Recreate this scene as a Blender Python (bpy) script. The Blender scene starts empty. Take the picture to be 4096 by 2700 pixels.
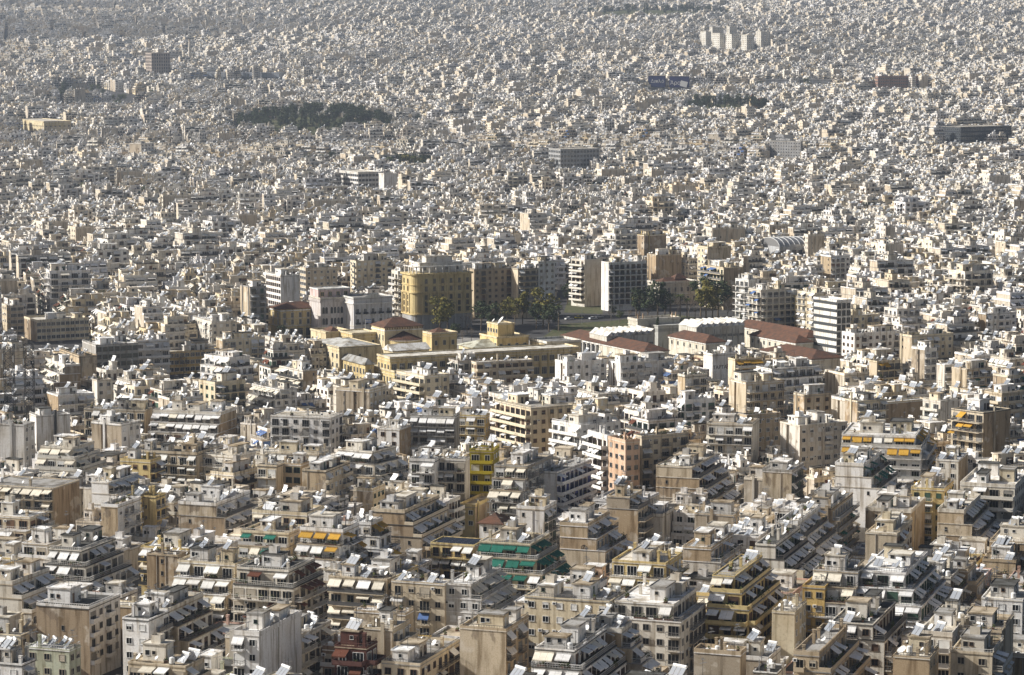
import bpy, math, random
import numpy as np
from mathutils import Vector, Matrix
PI = math.pi
sc = bpy.context.scene
COL = sc.collection
rnd = random.Random(7)

# ------------------------------------------------------------------ camera, sky, sun, exposure
CAMZ, PITCH, FPX = 146.0, math.radians(6.44), 2750.0
cam_d = bpy.data.cameras.new('camera'); cam = bpy.data.objects.new('camera', cam_d); COL.objects.link(cam)
cam.location = (0, 0, CAMZ); cam.rotation_euler = (PI/2 - PITCH, 0, 0)
cam_d.sensor_width = 36.0; cam_d.lens = 36.0*FPX/1024.0; cam_d.clip_start = 1.0; cam_d.clip_end = 20000
sc.camera = cam
SUN_AZ, SUN_EL = math.radians(-86), math.radians(31)      # azimuth clockwise from the view direction (+Y)
wd = bpy.data.worlds.new('World'); sc.world = wd; wd.use_nodes = True
nt = wd.node_tree; nt.nodes.clear()
sky = nt.nodes.new('ShaderNodeTexSky'); sky.sky_type = 'NISHITA'; sky.sun_disc = False
sky.sun_elevation = SUN_EL; sky.sun_rotation = SUN_AZ; sky.altitude = 200; sky.dust_density = 5.0; sky.air_density = 0.9; sky.ozone_density = 0.6
bg = nt.nodes.new('ShaderNodeBackground'); bg.inputs['Strength'].default_value = 0.052
wo = nt.nodes.new('ShaderNodeOutputWorld')
nt.links.new(sky.outputs[0], bg.inputs[0]); nt.links.new(bg.outputs[0], wo.inputs[0])
sun_d = bpy.data.lights.new('sun', 'SUN'); sun_d.energy = 5.0; sun_d.angle = math.radians(0.53); sun_d.color = (1.0, 0.97, 0.92)
sun = bpy.data.objects.new('sun', sun_d); COL.objects.link(sun)
SDIR = Vector((math.sin(SUN_AZ)*math.cos(SUN_EL), math.cos(SUN_AZ)*math.cos(SUN_EL), math.sin(SUN_EL)))
sun.rotation_euler = SDIR.to_track_quat('Z', 'Y').to_euler(); sun.location = SDIR*400
sc.view_settings.view_transform = 'Standard'; sc.view_settings.look = 'None'
sc.view_settings.exposure = 0.46; sc.view_settings.gamma = 1.0; sc.view_settings.use_curve_mapping = False
sc.render.engine = 'CYCLES'
sc.cycles.max_bounces = 4; sc.cycles.diffuse_bounces = 3; sc.cycles.glossy_bounces = 2
sc.cycles.transmission_bounces = 1; sc.cycles.volume_bounces = 0; sc.cycles.transparent_max_bounces = 4
sc.cycles.use_denoising = True; sc.cycles.denoiser = 'OPENIMAGEDENOISE'; sc.cycles.denoising_input_passes = 'RGB_ALBEDO_NORMAL'; sc.cycles.denoising_prefilter = 'ACCURATE'
sc.cycles.use_adaptive_sampling = True; sc.cycles.adaptive_threshold = 0.012

# ------------------------------------------------------------------ projection between the picture (1024 wide) and the place
CP, SP = math.cos(PITCH), math.sin(PITCH)
TY = [(-300, 22), (450, 8), (800, 0), (2700, 0), (3800, 46), (5000, 112), (6000, 172), (7200, 250), (9000, 370)]
def T(y):                                   # nearly level town on the plain, climbing the far hills
    for (a, za), (b, zb) in zip(TY, TY[1:]):
        if y <= b: return za + (zb-za)*(max(y, a)-a)/(b-a)
    return TY[-1][1]
def proj(x, y, z):
    d = y*CP + (CAMZ-z)*SP
    return 512 + FPX*x/d, 337.5 - FPX*((z-CAMZ)*CP + y*SP)/d, d
def ray_at(px, py, h):                      # the point h above the ground that a picture point looks at
    dx, u = (px-512)/FPX, (337.5-py)/FPX
    dy, dz = CP + u*SP, -SP + u*CP
    lo, hi = 200.0, 8800.0
    for _ in range(50):
        m = (lo+hi)/2; z = CAMZ + dz/dy*m
        if z > T(m)+h: lo = m
        else: hi = m
    return dx/dy*lo, lo, CAMZ + dz/dy*lo

# ------------------------------------------------------------------ materials
MATS = {}
def make_mat(name, fn, rough=0.85, metal=0.0, spec=0.3):
    m = bpy.data.materials.new(name); m.use_nodes = True
    n = m.node_tree.nodes; l = m.node_tree.links
    b = n['Principled BSDF']; b.inputs['Roughness'].default_value = rough; b.inputs['Metallic'].default_value = metal
    b.inputs['Specular IOR Level'].default_value = spec
    c = fn(n, l)
    if isinstance(c, tuple): b.inputs['Base Color'].default_value = (*c, 1)
    else: l.new(c, b.inputs['Base Color'])
    return m
def own_colour(n, l, baked):
    if not baked:
        return n.new('ShaderNodeObjectInfo').outputs['Color']
    a = n.new('ShaderNodeAttribute'); a.attribute_name = 'col'; a.attribute_type = 'GEOMETRY'
    o = n.new('ShaderNodeObjectInfo')
    r = n.new('ShaderNodeValToRGB'); l.new(o.outputs['Random'], r.inputs[0]); e = r.color_ramp
    stops = [(0, (1, 1, 1)), (.2, (1.0, .96, .88)), (.36, (.84, .83, .82)), (.5, (1.08, 1.08, 1.1)), (.68, (1.0, .91, .76)), (.84, (.96, .97, 1.02)), (1, (1.06, 1.04, 1.0))]
    e.elements[0].position = 0; e.elements[0].color = (*stops[0][1], 1); e.elements[1].position = 1; e.elements[1].color = (*stops[-1][1], 1)
    for p, c in stops[1:-1]: e.elements.new(p).color = (*c, 1)
    return mul(n, l, a.outputs['Color'], r.outputs[0])
def mul(n, l, a, b, fac=1.0):
    m = n.new('ShaderNodeMix'); m.data_type = 'RGBA'; m.blend_type = 'MULTIPLY'
    if isinstance(fac, float): m.inputs[0].default_value = fac
    else: l.new(fac, m.inputs[0])
    for s, v in ((6, a), (7, b)):
        if isinstance(v, tuple): m.inputs[s].default_value = (*v, 1)
        else: l.new(v, m.inputs[s])
    return m.outputs[2]
def mixc(n, l, fac, a, b):
    m = n.new('ShaderNodeMix'); m.data_type = 'RGBA'
    l.new(fac, m.inputs[0])
    for s, v in ((6, a), (7, b)):
        if isinstance(v, tuple): m.inputs[s].default_value = (*v, 1)
        else: l.new(v, m.inputs[s])
    return m.outputs[2]
def noise(n, l, scale, stretch=(1, 1, 1), lo=0.4, hi=0.6, a=0.0, b=1.0, detail=3.0):
    g = n.new('ShaderNodeNewGeometry'); mp = n.new('ShaderNodeMapping'); mp.inputs['Scale'].default_value = stretch
    l.new(g.outputs['Position'], mp.inputs[0])
    t = n.new('ShaderNodeTexNoise'); t.inputs['Scale'].default_value = scale; t.inputs['Detail'].default_value = detail
    l.new(mp.outputs[0], t.inputs['Vector'])
    r = n.new('ShaderNodeMapRange'); r.inputs[1].default_value = lo; r.inputs[2].default_value = hi
    r.inputs[3].default_value = a; r.inputs[4].default_value = b
    l.new(t.outputs[0], r.inputs[0]); return r.outputs[0]
def f_stucco(baked):
    def f(n, l):
        c = own_colour(n, l, baked)
        c = mul(n, l, c, (.78, .72, .63), noise(n, l, .16, lo=.45, hi=.7, a=0, b=.7))
        c = mul(n, l, c, (.42, .37, .30), noise(n, l, .9, (1, 1, .09), lo=.5, hi=.7, a=0, b=.85))
        return mul(n, l, c, (.6, .56, .5), noise(n, l, 2.2, lo=.52, hi=.75, a=0, b=.5))
    return f
def f_party(baked):                          # bare rendered party walls
    def f(n, l):
        o = n.new('ShaderNodeObjectInfo'); r = n.new('ShaderNodeValToRGB'); l.new(o.outputs['Random'], r.inputs[0])
        e = r.color_ramp; e.interpolation = 'CONSTANT'
        e.elements[0].color = (.43, .33, .215, 1); e.elements[1].position = .25; e.elements[1].color = (.50, .40, .27, 1)
        for p, c in ((.45, (.37, .29, .20)), (.62, (.55, .47, .35)), (.8, (.40, .34, .26)), (.9, (.66, .62, .55))): e.elements.new(p).color = (*c, 1)
        c = mixc(n, l, noise(n, l, .22, lo=.57, hi=.62, a=0, b=.6), r.outputs[0], (.64, .58, .49))
        c = mixc(n, l, noise(n, l, .35, (1, 1, .5), lo=.62, hi=.65, a=0, b=.7), c, (.24, .19, .14))
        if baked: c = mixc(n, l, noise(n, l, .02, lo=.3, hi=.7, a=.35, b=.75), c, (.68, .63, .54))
        c = mul(n, l, c, (.4, .35, .28), noise(n, l, .8, (1, 1, .12), lo=.47, hi=.68, a=0, b=.8))
        return mul(n, l, c, (.66, .6, .52), noise(n, l, 3.5, (1, 1, 2.0), lo=.45, hi=.7, a=0, b=.6))
    return f
def f_roof(baked):
    def f(n, l):
        c = own_colour(n, l, baked)
        c = mul(n, l, c, (.42, .37, .29), noise(n, l, .3, lo=.45, hi=.66, a=0, b=.9))
        return mul(n, l, c, (.55, .5, .42), noise(n, l, 1.7, lo=.5, hi=.7, a=0, b=.7))
    return f
def f_plain(baked, dirt=.45):
    def f(n, l):
        return mul(n, l, own_colour(n, l, baked), (.6, .56, .5), noise(n, l, 1.1, lo=.45, hi=.7, a=0, b=dirt))
    return f
def f_leaf(a, b):
    def f(n, l):
        return mixc(n, l, noise(n, l, .55, lo=.35, hi=.65), a, b)
    return f
def f_tile(n, l):
    c = mixc(n, l, noise(n, l, .5, lo=.38, hi=.62), (.145, .072, .045), (.09, .055, .04))
    return mul(n, l, c, (.5, .45, .4), noise(n, l, 2.5, lo=.45, hi=.7, a=0, b=.7))
def f_asphalt(n, l):
    return mixc(n, l, noise(n, l, .12, lo=.35, hi=.65), (.045, .045, .047), (.075, .07, .065))
for bk in (False, True):
    s = '_far' if bk else ''
    MATS['stucco'+s] = make_mat('stucco'+s, f_stucco(bk), .9, spec=.15)
    MATS['party'+s] = make_mat('party_wall'+s, f_party(bk), .95, spec=.1)
    MATS['roof'+s] = make_mat('roof_screed'+s, f_roof(bk), .9, spec=.15)
    MATS['paint'+s] = make_mat('paint'+s, f_plain(bk), .6)
    MATS['cloth'+s] = make_mat('awning_cloth'+s, f_plain(bk, .35), .85, spec=.15)
    MATS['glass'+s] = make_mat('window_glass'+s, lambda n, l: (.012, .014, .017), .12, spec=.5)
    MATS['steel'+s] = make_mat('grey_steel'+s, lambda n, l: (.32, .32, .32), .4, .6)
    MATS['dark'+s] = make_mat('dark_iron'+s, lambda n, l: (.05, .05, .05), .6)
    MATS['white'+s] = make_mat('white_enamel'+s, lambda n, l: (.74, .74, .72), .35)
    MATS['panel'+s] = make_mat('collector_glass'+s, lambda n, l: (.20, .22, .25), .36, spec=1.0)
    MATS['concrete'+s] = make_mat('concrete'+s, lambda n, l: mixc(n, l, noise(n, l, .7, lo=.35, hi=.65), (.46, .42, .35), (.30, .27, .22)), .9, spec=.15)
    MATS['leaf'+s] = make_mat('leaf'+s, f_leaf((.04, .06, .018), (.11, .12, .035)), .8, spec=.2)
    MATS['tile'+s] = make_mat('roof_tile'+s, f_tile, .85, spec=.2)
    MATS['pipe'+s] = make_mat('downpipe'+s, lambda n, l: (.38, .35, .3), .6)
MATS['leaf_olive'] = make_mat('leaf_olive', f_leaf((.085, .09, .022), (.22, .18, .04)), .8, spec=.2)
MATS['leaf_dark'] = make_mat('leaf_dark', f_leaf((.022, .034, .016), (.06, .075, .03)), .8, spec=.2)
MATS['twig'] = make_mat('twig', lambda n, l: (.15, .12, .09), .9)
MATS['bark'] = make_mat('bark', f_leaf((.10, .075, .05), (.17, .13, .09)), .95)
MATS['asphalt'] = make_mat('asphalt', f_asphalt, .9, spec=.2)
MATS['paving'] = make_mat('paving', lambda n, l: mixc(n, l, noise(n, l, .4, lo=.35, hi=.65), (.22, .21, .19), (.33, .31, .28)), .9, spec=.2)
MATS['earth'] = make_mat('earth', f_leaf((.12, .10, .065), (.05, .075, .025)), .95, spec=.1)
MATS['rubber'] = make_mat('rubber', lambda n, l: (.02, .02, .02), .8)
MATS['pv'] = make_mat('photovoltaic', lambda n, l: (.02, .024, .035), .25, spec=.6)

TEXT = {}
for body, size in (('Διπλό', 7), ('Άρα', 8), ('HOTEL', 3.4), ('ATHENS LYDIA', 2.6), ('Γαλαξίας', 6), ('TAPTA', 2.2), ('B&o', 2.6), ('NBT', 1.6)):
    cu = bpy.data.curves.new('lettering', 'FONT'); cu.body = body; cu.size = size; cu.extrude = .01; cu.align_x = 'CENTER'
    o = bpy.data.objects.new('lettering', cu); COL.objects.link(o)
    TEXT[body] = bpy.data.meshes.new_from_object(o.evaluated_get(bpy.context.evaluated_depsgraph_get())); TEXT[body].materials.clear(); TEXT[body].materials.append(MATS['paint'])
    bpy.data.objects.remove(o)
# ------------------------------------------------------------------ geometry container
class G:
    def __init__(s): s.v, s.f, s.m, s.mesh = [], [], [], None
    def quad(s, pts, m):
        i = len(s.v); s.v.extend(pts); s.f.append(tuple(range(i, i+len(pts)))); s.m.append(m)
    def box(s, x0, y0, z0, x1, y1, z1, m, sides=None, skip=''):
        i = len(s.v)
        s.v.extend([(x0, y0, z0), (x1, y0, z0), (x1, y1, z0), (x0, y1, z0), (x0, y0, z1), (x1, y0, z1), (x1, y1, z1), (x0, y1, z1)])
        for k, q in (('b', (0, 3, 2, 1)), ('t', (4, 5, 6, 7)), ('R', (0, 1, 5, 4)), ('x', (1, 2, 6, 5)), ('y', (2, 3, 7, 6)), ('L', (3, 0, 4, 7))):
            if k in skip: continue
            s.f.append(tuple(i+j for j in q)); s.m.append((sides or {}).get(k, m))
    def cyl(s, p, q, r, n, m, r2=None, caps=True):
        p, q = Vector(p), Vector(q); d = (q-p).normalized(); r2 = r if r2 is None else r2
        a = d.orthogonal().normalized(); b = d.cross(a); i = len(s.v)
        for c, rr in ((p, r), (q, r2)):
            for k in range(n):
                t = 2*PI*k/n; s.v.append(tuple(c + a*math.cos(t)*rr + b*math.sin(t)*rr))
        for k in range(n):
            s.f.append((i+k, i+(k+1) % n, i+n+(k+1) % n, i+n+k)); s.m.append(m)
        if caps:
            s.f.append(tuple(i+k for k in reversed(range(n)))); s.m.append(m)
            s.f.append(tuple(i+n+k for k in range(n))); s.m.append(m)
    def beam(s, p, q, w, m): s.cyl(p, q, w*.7, 4, m, caps=False)
    def bpy(s, name='mesh'):
        if s.mesh is None:
            me = bpy.data.meshes.new(name); me.from_pydata(s.v, [], s.f)
            names = sorted(set(s.m)); ix = {k: i for i, k in enumerate(names)}
            for k in names: me.materials.append(MATS[k])
            if len(names) > 1: me.polygons.foreach_set('material_index', [ix[k] for k in s.m])
            me.update(); s.mesh = me
        return s.mesh
LIB = {}
def lib(key, fn, *a):
    k = (key,)+a
    if k not in LIB:
        g = G(); fn(g, *a); LIB[k] = g
    return LIB[k]

# facade pieces face -Y, stand on z = 0 and are centred on x = 0; the wall plane is y = 0
def g_window(g, w, h, kind):
    t, p = (.09, .10) if w > 1.0 else (.05, .06)
    g.box(-w/2, -p, 0, -w/2+t, 0, h, 'paint', skip='yb'); g.box(w/2-t, -p, 0, w/2, 0, h, 'paint', skip='yb')
    g.box(-w/2+t, -p, h-t, w/2-t, 0, h, 'paint', skip='yLx'); g.box(-w/2-.06, -p-.06, -.06, w/2+.06, 0, .03, 'paint', skip='y')
    if kind == 'shut':
        g.quad([(-w/2+t, -.05, .03), (w/2-t, -.05, .03), (w/2-t, -.05, h-t), (-w/2+t, -.05, h-t)], 'paint')
        return
    zz = h-t if kind != 'half' else h*.55
    g.quad([(-w/2+t, -.02, .03), (w/2-t, -.02, .03), (w/2-t, -.02, zz), (-w/2+t, -.02, zz)], 'glass')
    if kind == 'half':
        g.quad([(-w/2+t, -.06, zz), (w/2-t, -.06, zz), (w/2-t, -.06, h-t), (-w/2+t, -.06, h-t)], 'paint')
    n = max(1, int(round(w/.8)))
    for k in range(1, n):
        x = -w/2 + w*k/n; g.box(x-.035, -.07, .03, x+.035, -.02, zz, 'paint', skip='ytb')
def g_slab(g, L, d):
    g.box(-L/2, -d, -.2, L/2, 0, 0, 'stucco', skip='y')
    g.box(-L/2-.04, -d-.05, -.08, L/2+.04, -d, .05, 'stucco')
def g_rail(g, L, d, kind):
    m = 'paint'; y = -d+.05
    if kind == 'solid':
        g.box(-L/2, y-.06, 0, L/2, y+.06, .85, m)
        for x in (-L/2, L/2): g.box(x-.06, y+.06, 0, x+.06, 0, .85, m)
        return
    for z in (.95, .5, .12):
        h = .045 if z > .9 else .025
        g.box(-L/2, y-h, z-h, L/2, y+h, z+h, m)
        for x in (-L/2, L/2): g.box(x-h, y+h, z-h, x+h, 0, z+h, m)
    n = max(2, int(L/.55))
    for k in range(n+1):
        x = -L/2+L*k/n; g.box(x-.025, y-.025, 0, x+.025, y+.025, .95, m, skip='tb')
    if kind == 'panel':
        g.box(-L/2+.05, y-.012, .15, L/2-.05, y+.012, .88, 'cloth')
def g_awning(g, w, d, drop):
    n = max(1, int(round(w/1.3)))
    for k in range(n):
        a, b = -w/2+w*k/n+.012, -w/2+w*(k+1)/n-.012
        g.quad([(a, -d, -drop), (b, -d, -drop), (b, -.02, 0), (a, -.02, 0)], 'cloth')
        g.quad([(a, -d, -drop-.25), (b, -d, -drop-.25), (b, -d, -drop), (a, -d, -drop)], 'cloth')
    for x in (-w/2+.03, w/2-.03): g.beam((x, -.02, -drop*.9), (x, -d, -drop), .025, 'paint')
    g.box(-w/2, -.15, -.02, w/2, 0, .14, 'paint')
def g_ac(g):
    g.box(-.42, -.34, 0, .42, 0, .6, 'white'); g.quad([(-.2, -.35, .08), (.3, -.35, .08), (.3, -.35, .52), (-.2, -.35, .52)], 'dark')
def g_heater_frame(g, n):
    w = 1.15*n
    for x in (-w/2+.1, w/2-.1):
        g.beam((x, .75, 0), (x, .75, 1.55), .05, 'steel'); g.beam((x, -.7, 0), (x, .75, 1.5), .04, 'steel')
def g_heater_panel(g, n):
    for k in range(n):
        x0 = -1.15*n/2+1.15*k+.04; x1 = x0+1.07
        a, b, c, d = (x0, -.75, .12), (x1, -.75, .12), (x1, .65, 1.55), (x0, .65, 1.55)
        o = np.array((0, .07, -.07))
        g.quad([a, b, c, d], 'steel')
        for e in ((a, b), (b, c), (c, d), (d, a)):
            g.quad([tuple(np.array(e[0])+o), tuple(np.array(e[1])+o), e[1], e[0]], 'steel')
        u = np.array((0, -.012, .012))
        ins = lambda p, sx, sz: tuple(np.array(p)+np.array((sx*.05, sz*.05, sz*.05))+u)
        g.quad([ins(a, 1, 1), ins(b, -1, 1), ins(c, -1, -1), ins(d, 1, -1)], 'panel')
def g_heater_tank(g, n):
    w = max(1.5, 1.15*n*.95); g.cyl((-w/2, .85, 1.75), (w/2, .85, 1.75), .29, 10, 'white')
def g_heater(g, n): g_heater_frame(g, n); g_heater_panel(g, n); g_heater_tank(g, n)
def g_dish(g, r):
    g.cyl((0, .1, 0), (0, .1, 1.0), .04, 5, 'steel')
    c = Vector((0, 0, 1.05)); nrm = Vector((0, -.76, .65)); a = Vector((1, 0, 0)); b = nrm.cross(a)
    rings = [(.0, 0), (.5, .05), (1.0, .2)]; N = 12; base = len(g.v)
    for q, dz in rings[1:]:
        for k in range(N):
            t = 2*PI*k/N; g.v.append(tuple(c + (a*math.cos(t)+b*math.sin(t))*r*q + nrm*dz*r))
    ci = len(g.v); g.v.append(tuple(c))
    for k in range(N):
        j = (k+1) % N
        g.f.append((ci, base+k, base+j)); g.m.append('white')
        g.f.append((base+k, base+N+k, base+N+j, base+j)); g.m.append('white')
    g.beam(c - b*r, c + nrm*r*.9, .02, 'steel')
def g_antenna(g, h, k):
    g.cyl((0, 0, 0), (0, 0, h), .05, 5, 'dark')
    r = random.Random(k)
    for z in (h-.15, h*.8)[:1+k % 2]:
        t = r.uniform(0, PI); d = Vector((math.cos(t), math.sin(t), 0)); e = Vector((-d.y, d.x, 0)); c = Vector((0, 0, z))
        g.beam(c-d*.9, c+d*.9, .05, 'steel')
        for q in range(6): g.beam(c+d*(-.75+.3*q)-e*(.42-.03*q), c+d*(-.75+.3*q)+e*(.42-.03*q), .035, 'steel')
def g_chimney(g, h):
    g.box(-.3, -.3, 0, .3, .3, h, 'stucco'); g.box(-.37, -.37, h, .37, .37, h+.1, 'stucco')
    for x in (-.3, .22):
        for y in (-.3, .22): g.box(x, y, h+.1, x+.08, y+.08, h+.35, 'stucco')
    g.box(-.38, -.38, h+.35, .38, .38, h+.43, 'stucco')
def g_pipe(g, h):
    g.cyl((0, 0, 0), (0, 0, h), .11, 7, 'steel'); g.cyl((0, 0, h+.08), (0, 0, h+.2), .2, 7, 'steel', r2=.04)
def g_tank(g): 
    g.cyl((0, 0, .25), (0, 0, 1.35), .55, 12, 'white'); g.cyl((0, 0, 1.35), (0, 0, 1.5), .55, 12, 'white', r2=.2)
    for x in (-.35, .35): g.box(x-.05, -.45, 0, x+.05, .45, .25, 'dark')
def g_hut(g, w, d, h):
    g.box(-w/2, -d/2, 0, w/2, d/2, h, 'stucco', skip='bt')
def g_hutroof(g, w, d):
    g.box(-w/2-.22, -d/2-.22, 0, w/2+.22, d/2+.22, .16, 'roof'); 
    g.box(-w/2-.22, -d/2-.22, .16, w/2+.22, -d/2-.12, .32, 'roof'); g.box(-w/2-.22, d/2+.12, .16, w/2+.22, d/2+.22, .32, 'roof')
    g.box(-w/2-.22, -d/2-.12, .16, -w/2-.12, d/2+.12, .32, 'roof'); g.box(w/2+.12, -d/2-.12, .16, w/2+.22, d/2+.12, .32, 'roof')
def g_bush(g, L, k):
    r = random.Random(k*31+5)
    for _ in range(int(26*L)):
        c = Vector((r.uniform(-L/2, L/2), r.uniform(-.28, .28), abs(r.gauss(.35, .35)))); a = Vector((r.gauss(0, 1), r.gauss(0, 1), r.gauss(0, 1))).normalized()
        b = a.orthogonal().normalized(); e = a.cross(b); q = r.uniform(.1, .24)
        g.quad([tuple(c+b*q), tuple(c+e*q*.7), tuple(c-b*q), tuple(c-e*q*.7)], 'leaf')
def g_planter(g, L): g.box(-L/2, -.22, 0, L/2, .22, .4, 'tile')
def g_pergola(g, w, d):
    for x in (-w/2, w/2):
        for y in (-d/2, d/2): g.box(x-.06, y-.06, 0, x+.06, y+.06, 2.3, 'paint')
    n = max(4, int(w/.5))
    for y in (-d/2, d/2): g.box(-w/2-.2, y-.06, 2.3, w/2+.2, y+.06, 2.45, 'paint')
    for k in range(n+1):
        x = -w/2+w*k/n; g.box(x-.05, -d/2-.2, 2.45, x+.05, d/2+.2, 2.55, 'paint')
def g_canopy(g, w, d):
    for x in (-w/2+.1, w/2-.1):
        for y in (-d/2+.1, d/2-.1): g.box(x-.04, y-.04, 0, x+.04, y+.04, 2.2, 'paint')
    n = int(w/.35)
    for k in range(n):
        a, b = -w/2+w*k/n, -w/2+w*(k+1)/n; m = (a+b)/2
        g.quad([(a, -d/2, 2.1), (m, -d/2, 2.17), (m, d/2, 2.47), (a, d/2, 2.4)], 'cloth'); g.quad([(m, -d/2, 2.17), (b, -d/2, 2.1), (b, d/2, 2.4), (m, d/2, 2.47)], 'cloth')
def g_ladder(g, h):
    for x in (-.25, .25): g.beam((x, -.9, 0), (x, 0, h), .05, 'white')
    for k in range(int(h/.3)): 
        t = (k+.5)/int(h/.3); g.beam((-.25, -.9+.9*t, h*t), (.25, -.9+.9*t, h*t), .035, 'white')
def g_shaft(g, h): g.box(-.4, -.35, -4, .4, .0, h, 'stucco'); g.box(-.46, -.41, h, .46, .06, h+.15, 'stucco')
def g_dpipe(g, h): g.cyl((0, -.1, -4), (0, -.1, h), .08, 6, 'pipe')
# ------------------------------------------------------------------ things and parts
def link(name, g, parent=None, loc=(0, 0, 0), rot=0.0, col=None, scale=None):
    o = bpy.data.objects.new(name, g.bpy(name) if isinstance(g, G) else g)
    o.location = loc
    if rot: o.rotation_euler = (0, 0, rot)
    if col is not None: o.color = (*col, 1)
    if scale is not None: o.scale = scale
    if parent is not None: o.parent = parent
    COL.objects.link(o); return o
def tag(o, label, cat, group=None, kind=None):
    o['label'] = label
    if cat: o['category'] = cat
    if group: o['group'] = group
    if kind: o['kind'] = kind
    return o
def thing(name, label, cat, loc, rot=0.0, group=None):
    o = link(name, None, None, loc, rot); return tag(o, label, cat, group)

WALLS = {'white': (.82, .81, .79), 'off-white': (.71, .67, .59), 'cream': (.70, .62, .46), 'beige': (.62, .54, .41), 'tan': (.50, .41, .29),
         'pale grey': (.56, .55, .53), 'grey': (.36, .35, .33), 'ochre': (.60, .43, .17), 'yellow': (.66, .53, .26), 'pink': (.62, .42, .34), 'salmon': (.60, .43, .31), 'brown': (.27, .19, .13),
         'pale green': (.50, .52, .40), 'bright yellow': (.40, .33, .03), 'blue': (.10, .16, .45), 'maroon': (.11, .05, .04)}
ROOFS = [('white', (.80, .79, .77)), ('pale', (.66, .62, .54)), ('grey', (.36, .35, .33)), ('tan', (.46, .39, .29)), ('dark', (.10, .10, .095)), ('white', (.82, .82, .81))]
AWN = {'grey': (.72, .715, .70), 'beige': (.70, .65, .54), 'white': (.70, .69, .65), 'green': (.02, .13, .095), 'ochre': (.50, .29, .045), 'blue': (.10, .17, .36), 'red-brown': (.13, .05, .03)}
FRAMES = [(.7, .7, .68)]*5 + [(.16, .09, .05), (.10, .06, .04), (.25, .24, .22), (.05, .10, .07), (.45, .40, .32)]
RAILS = [(.55, .54, .52), (.10, .10, .10), (.62, .60, .55), (.20, .19, .18), (.05, .05, .05)]
FH = 3.05
def q5(v): return max(.5, round(v*2)/2)

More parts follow.
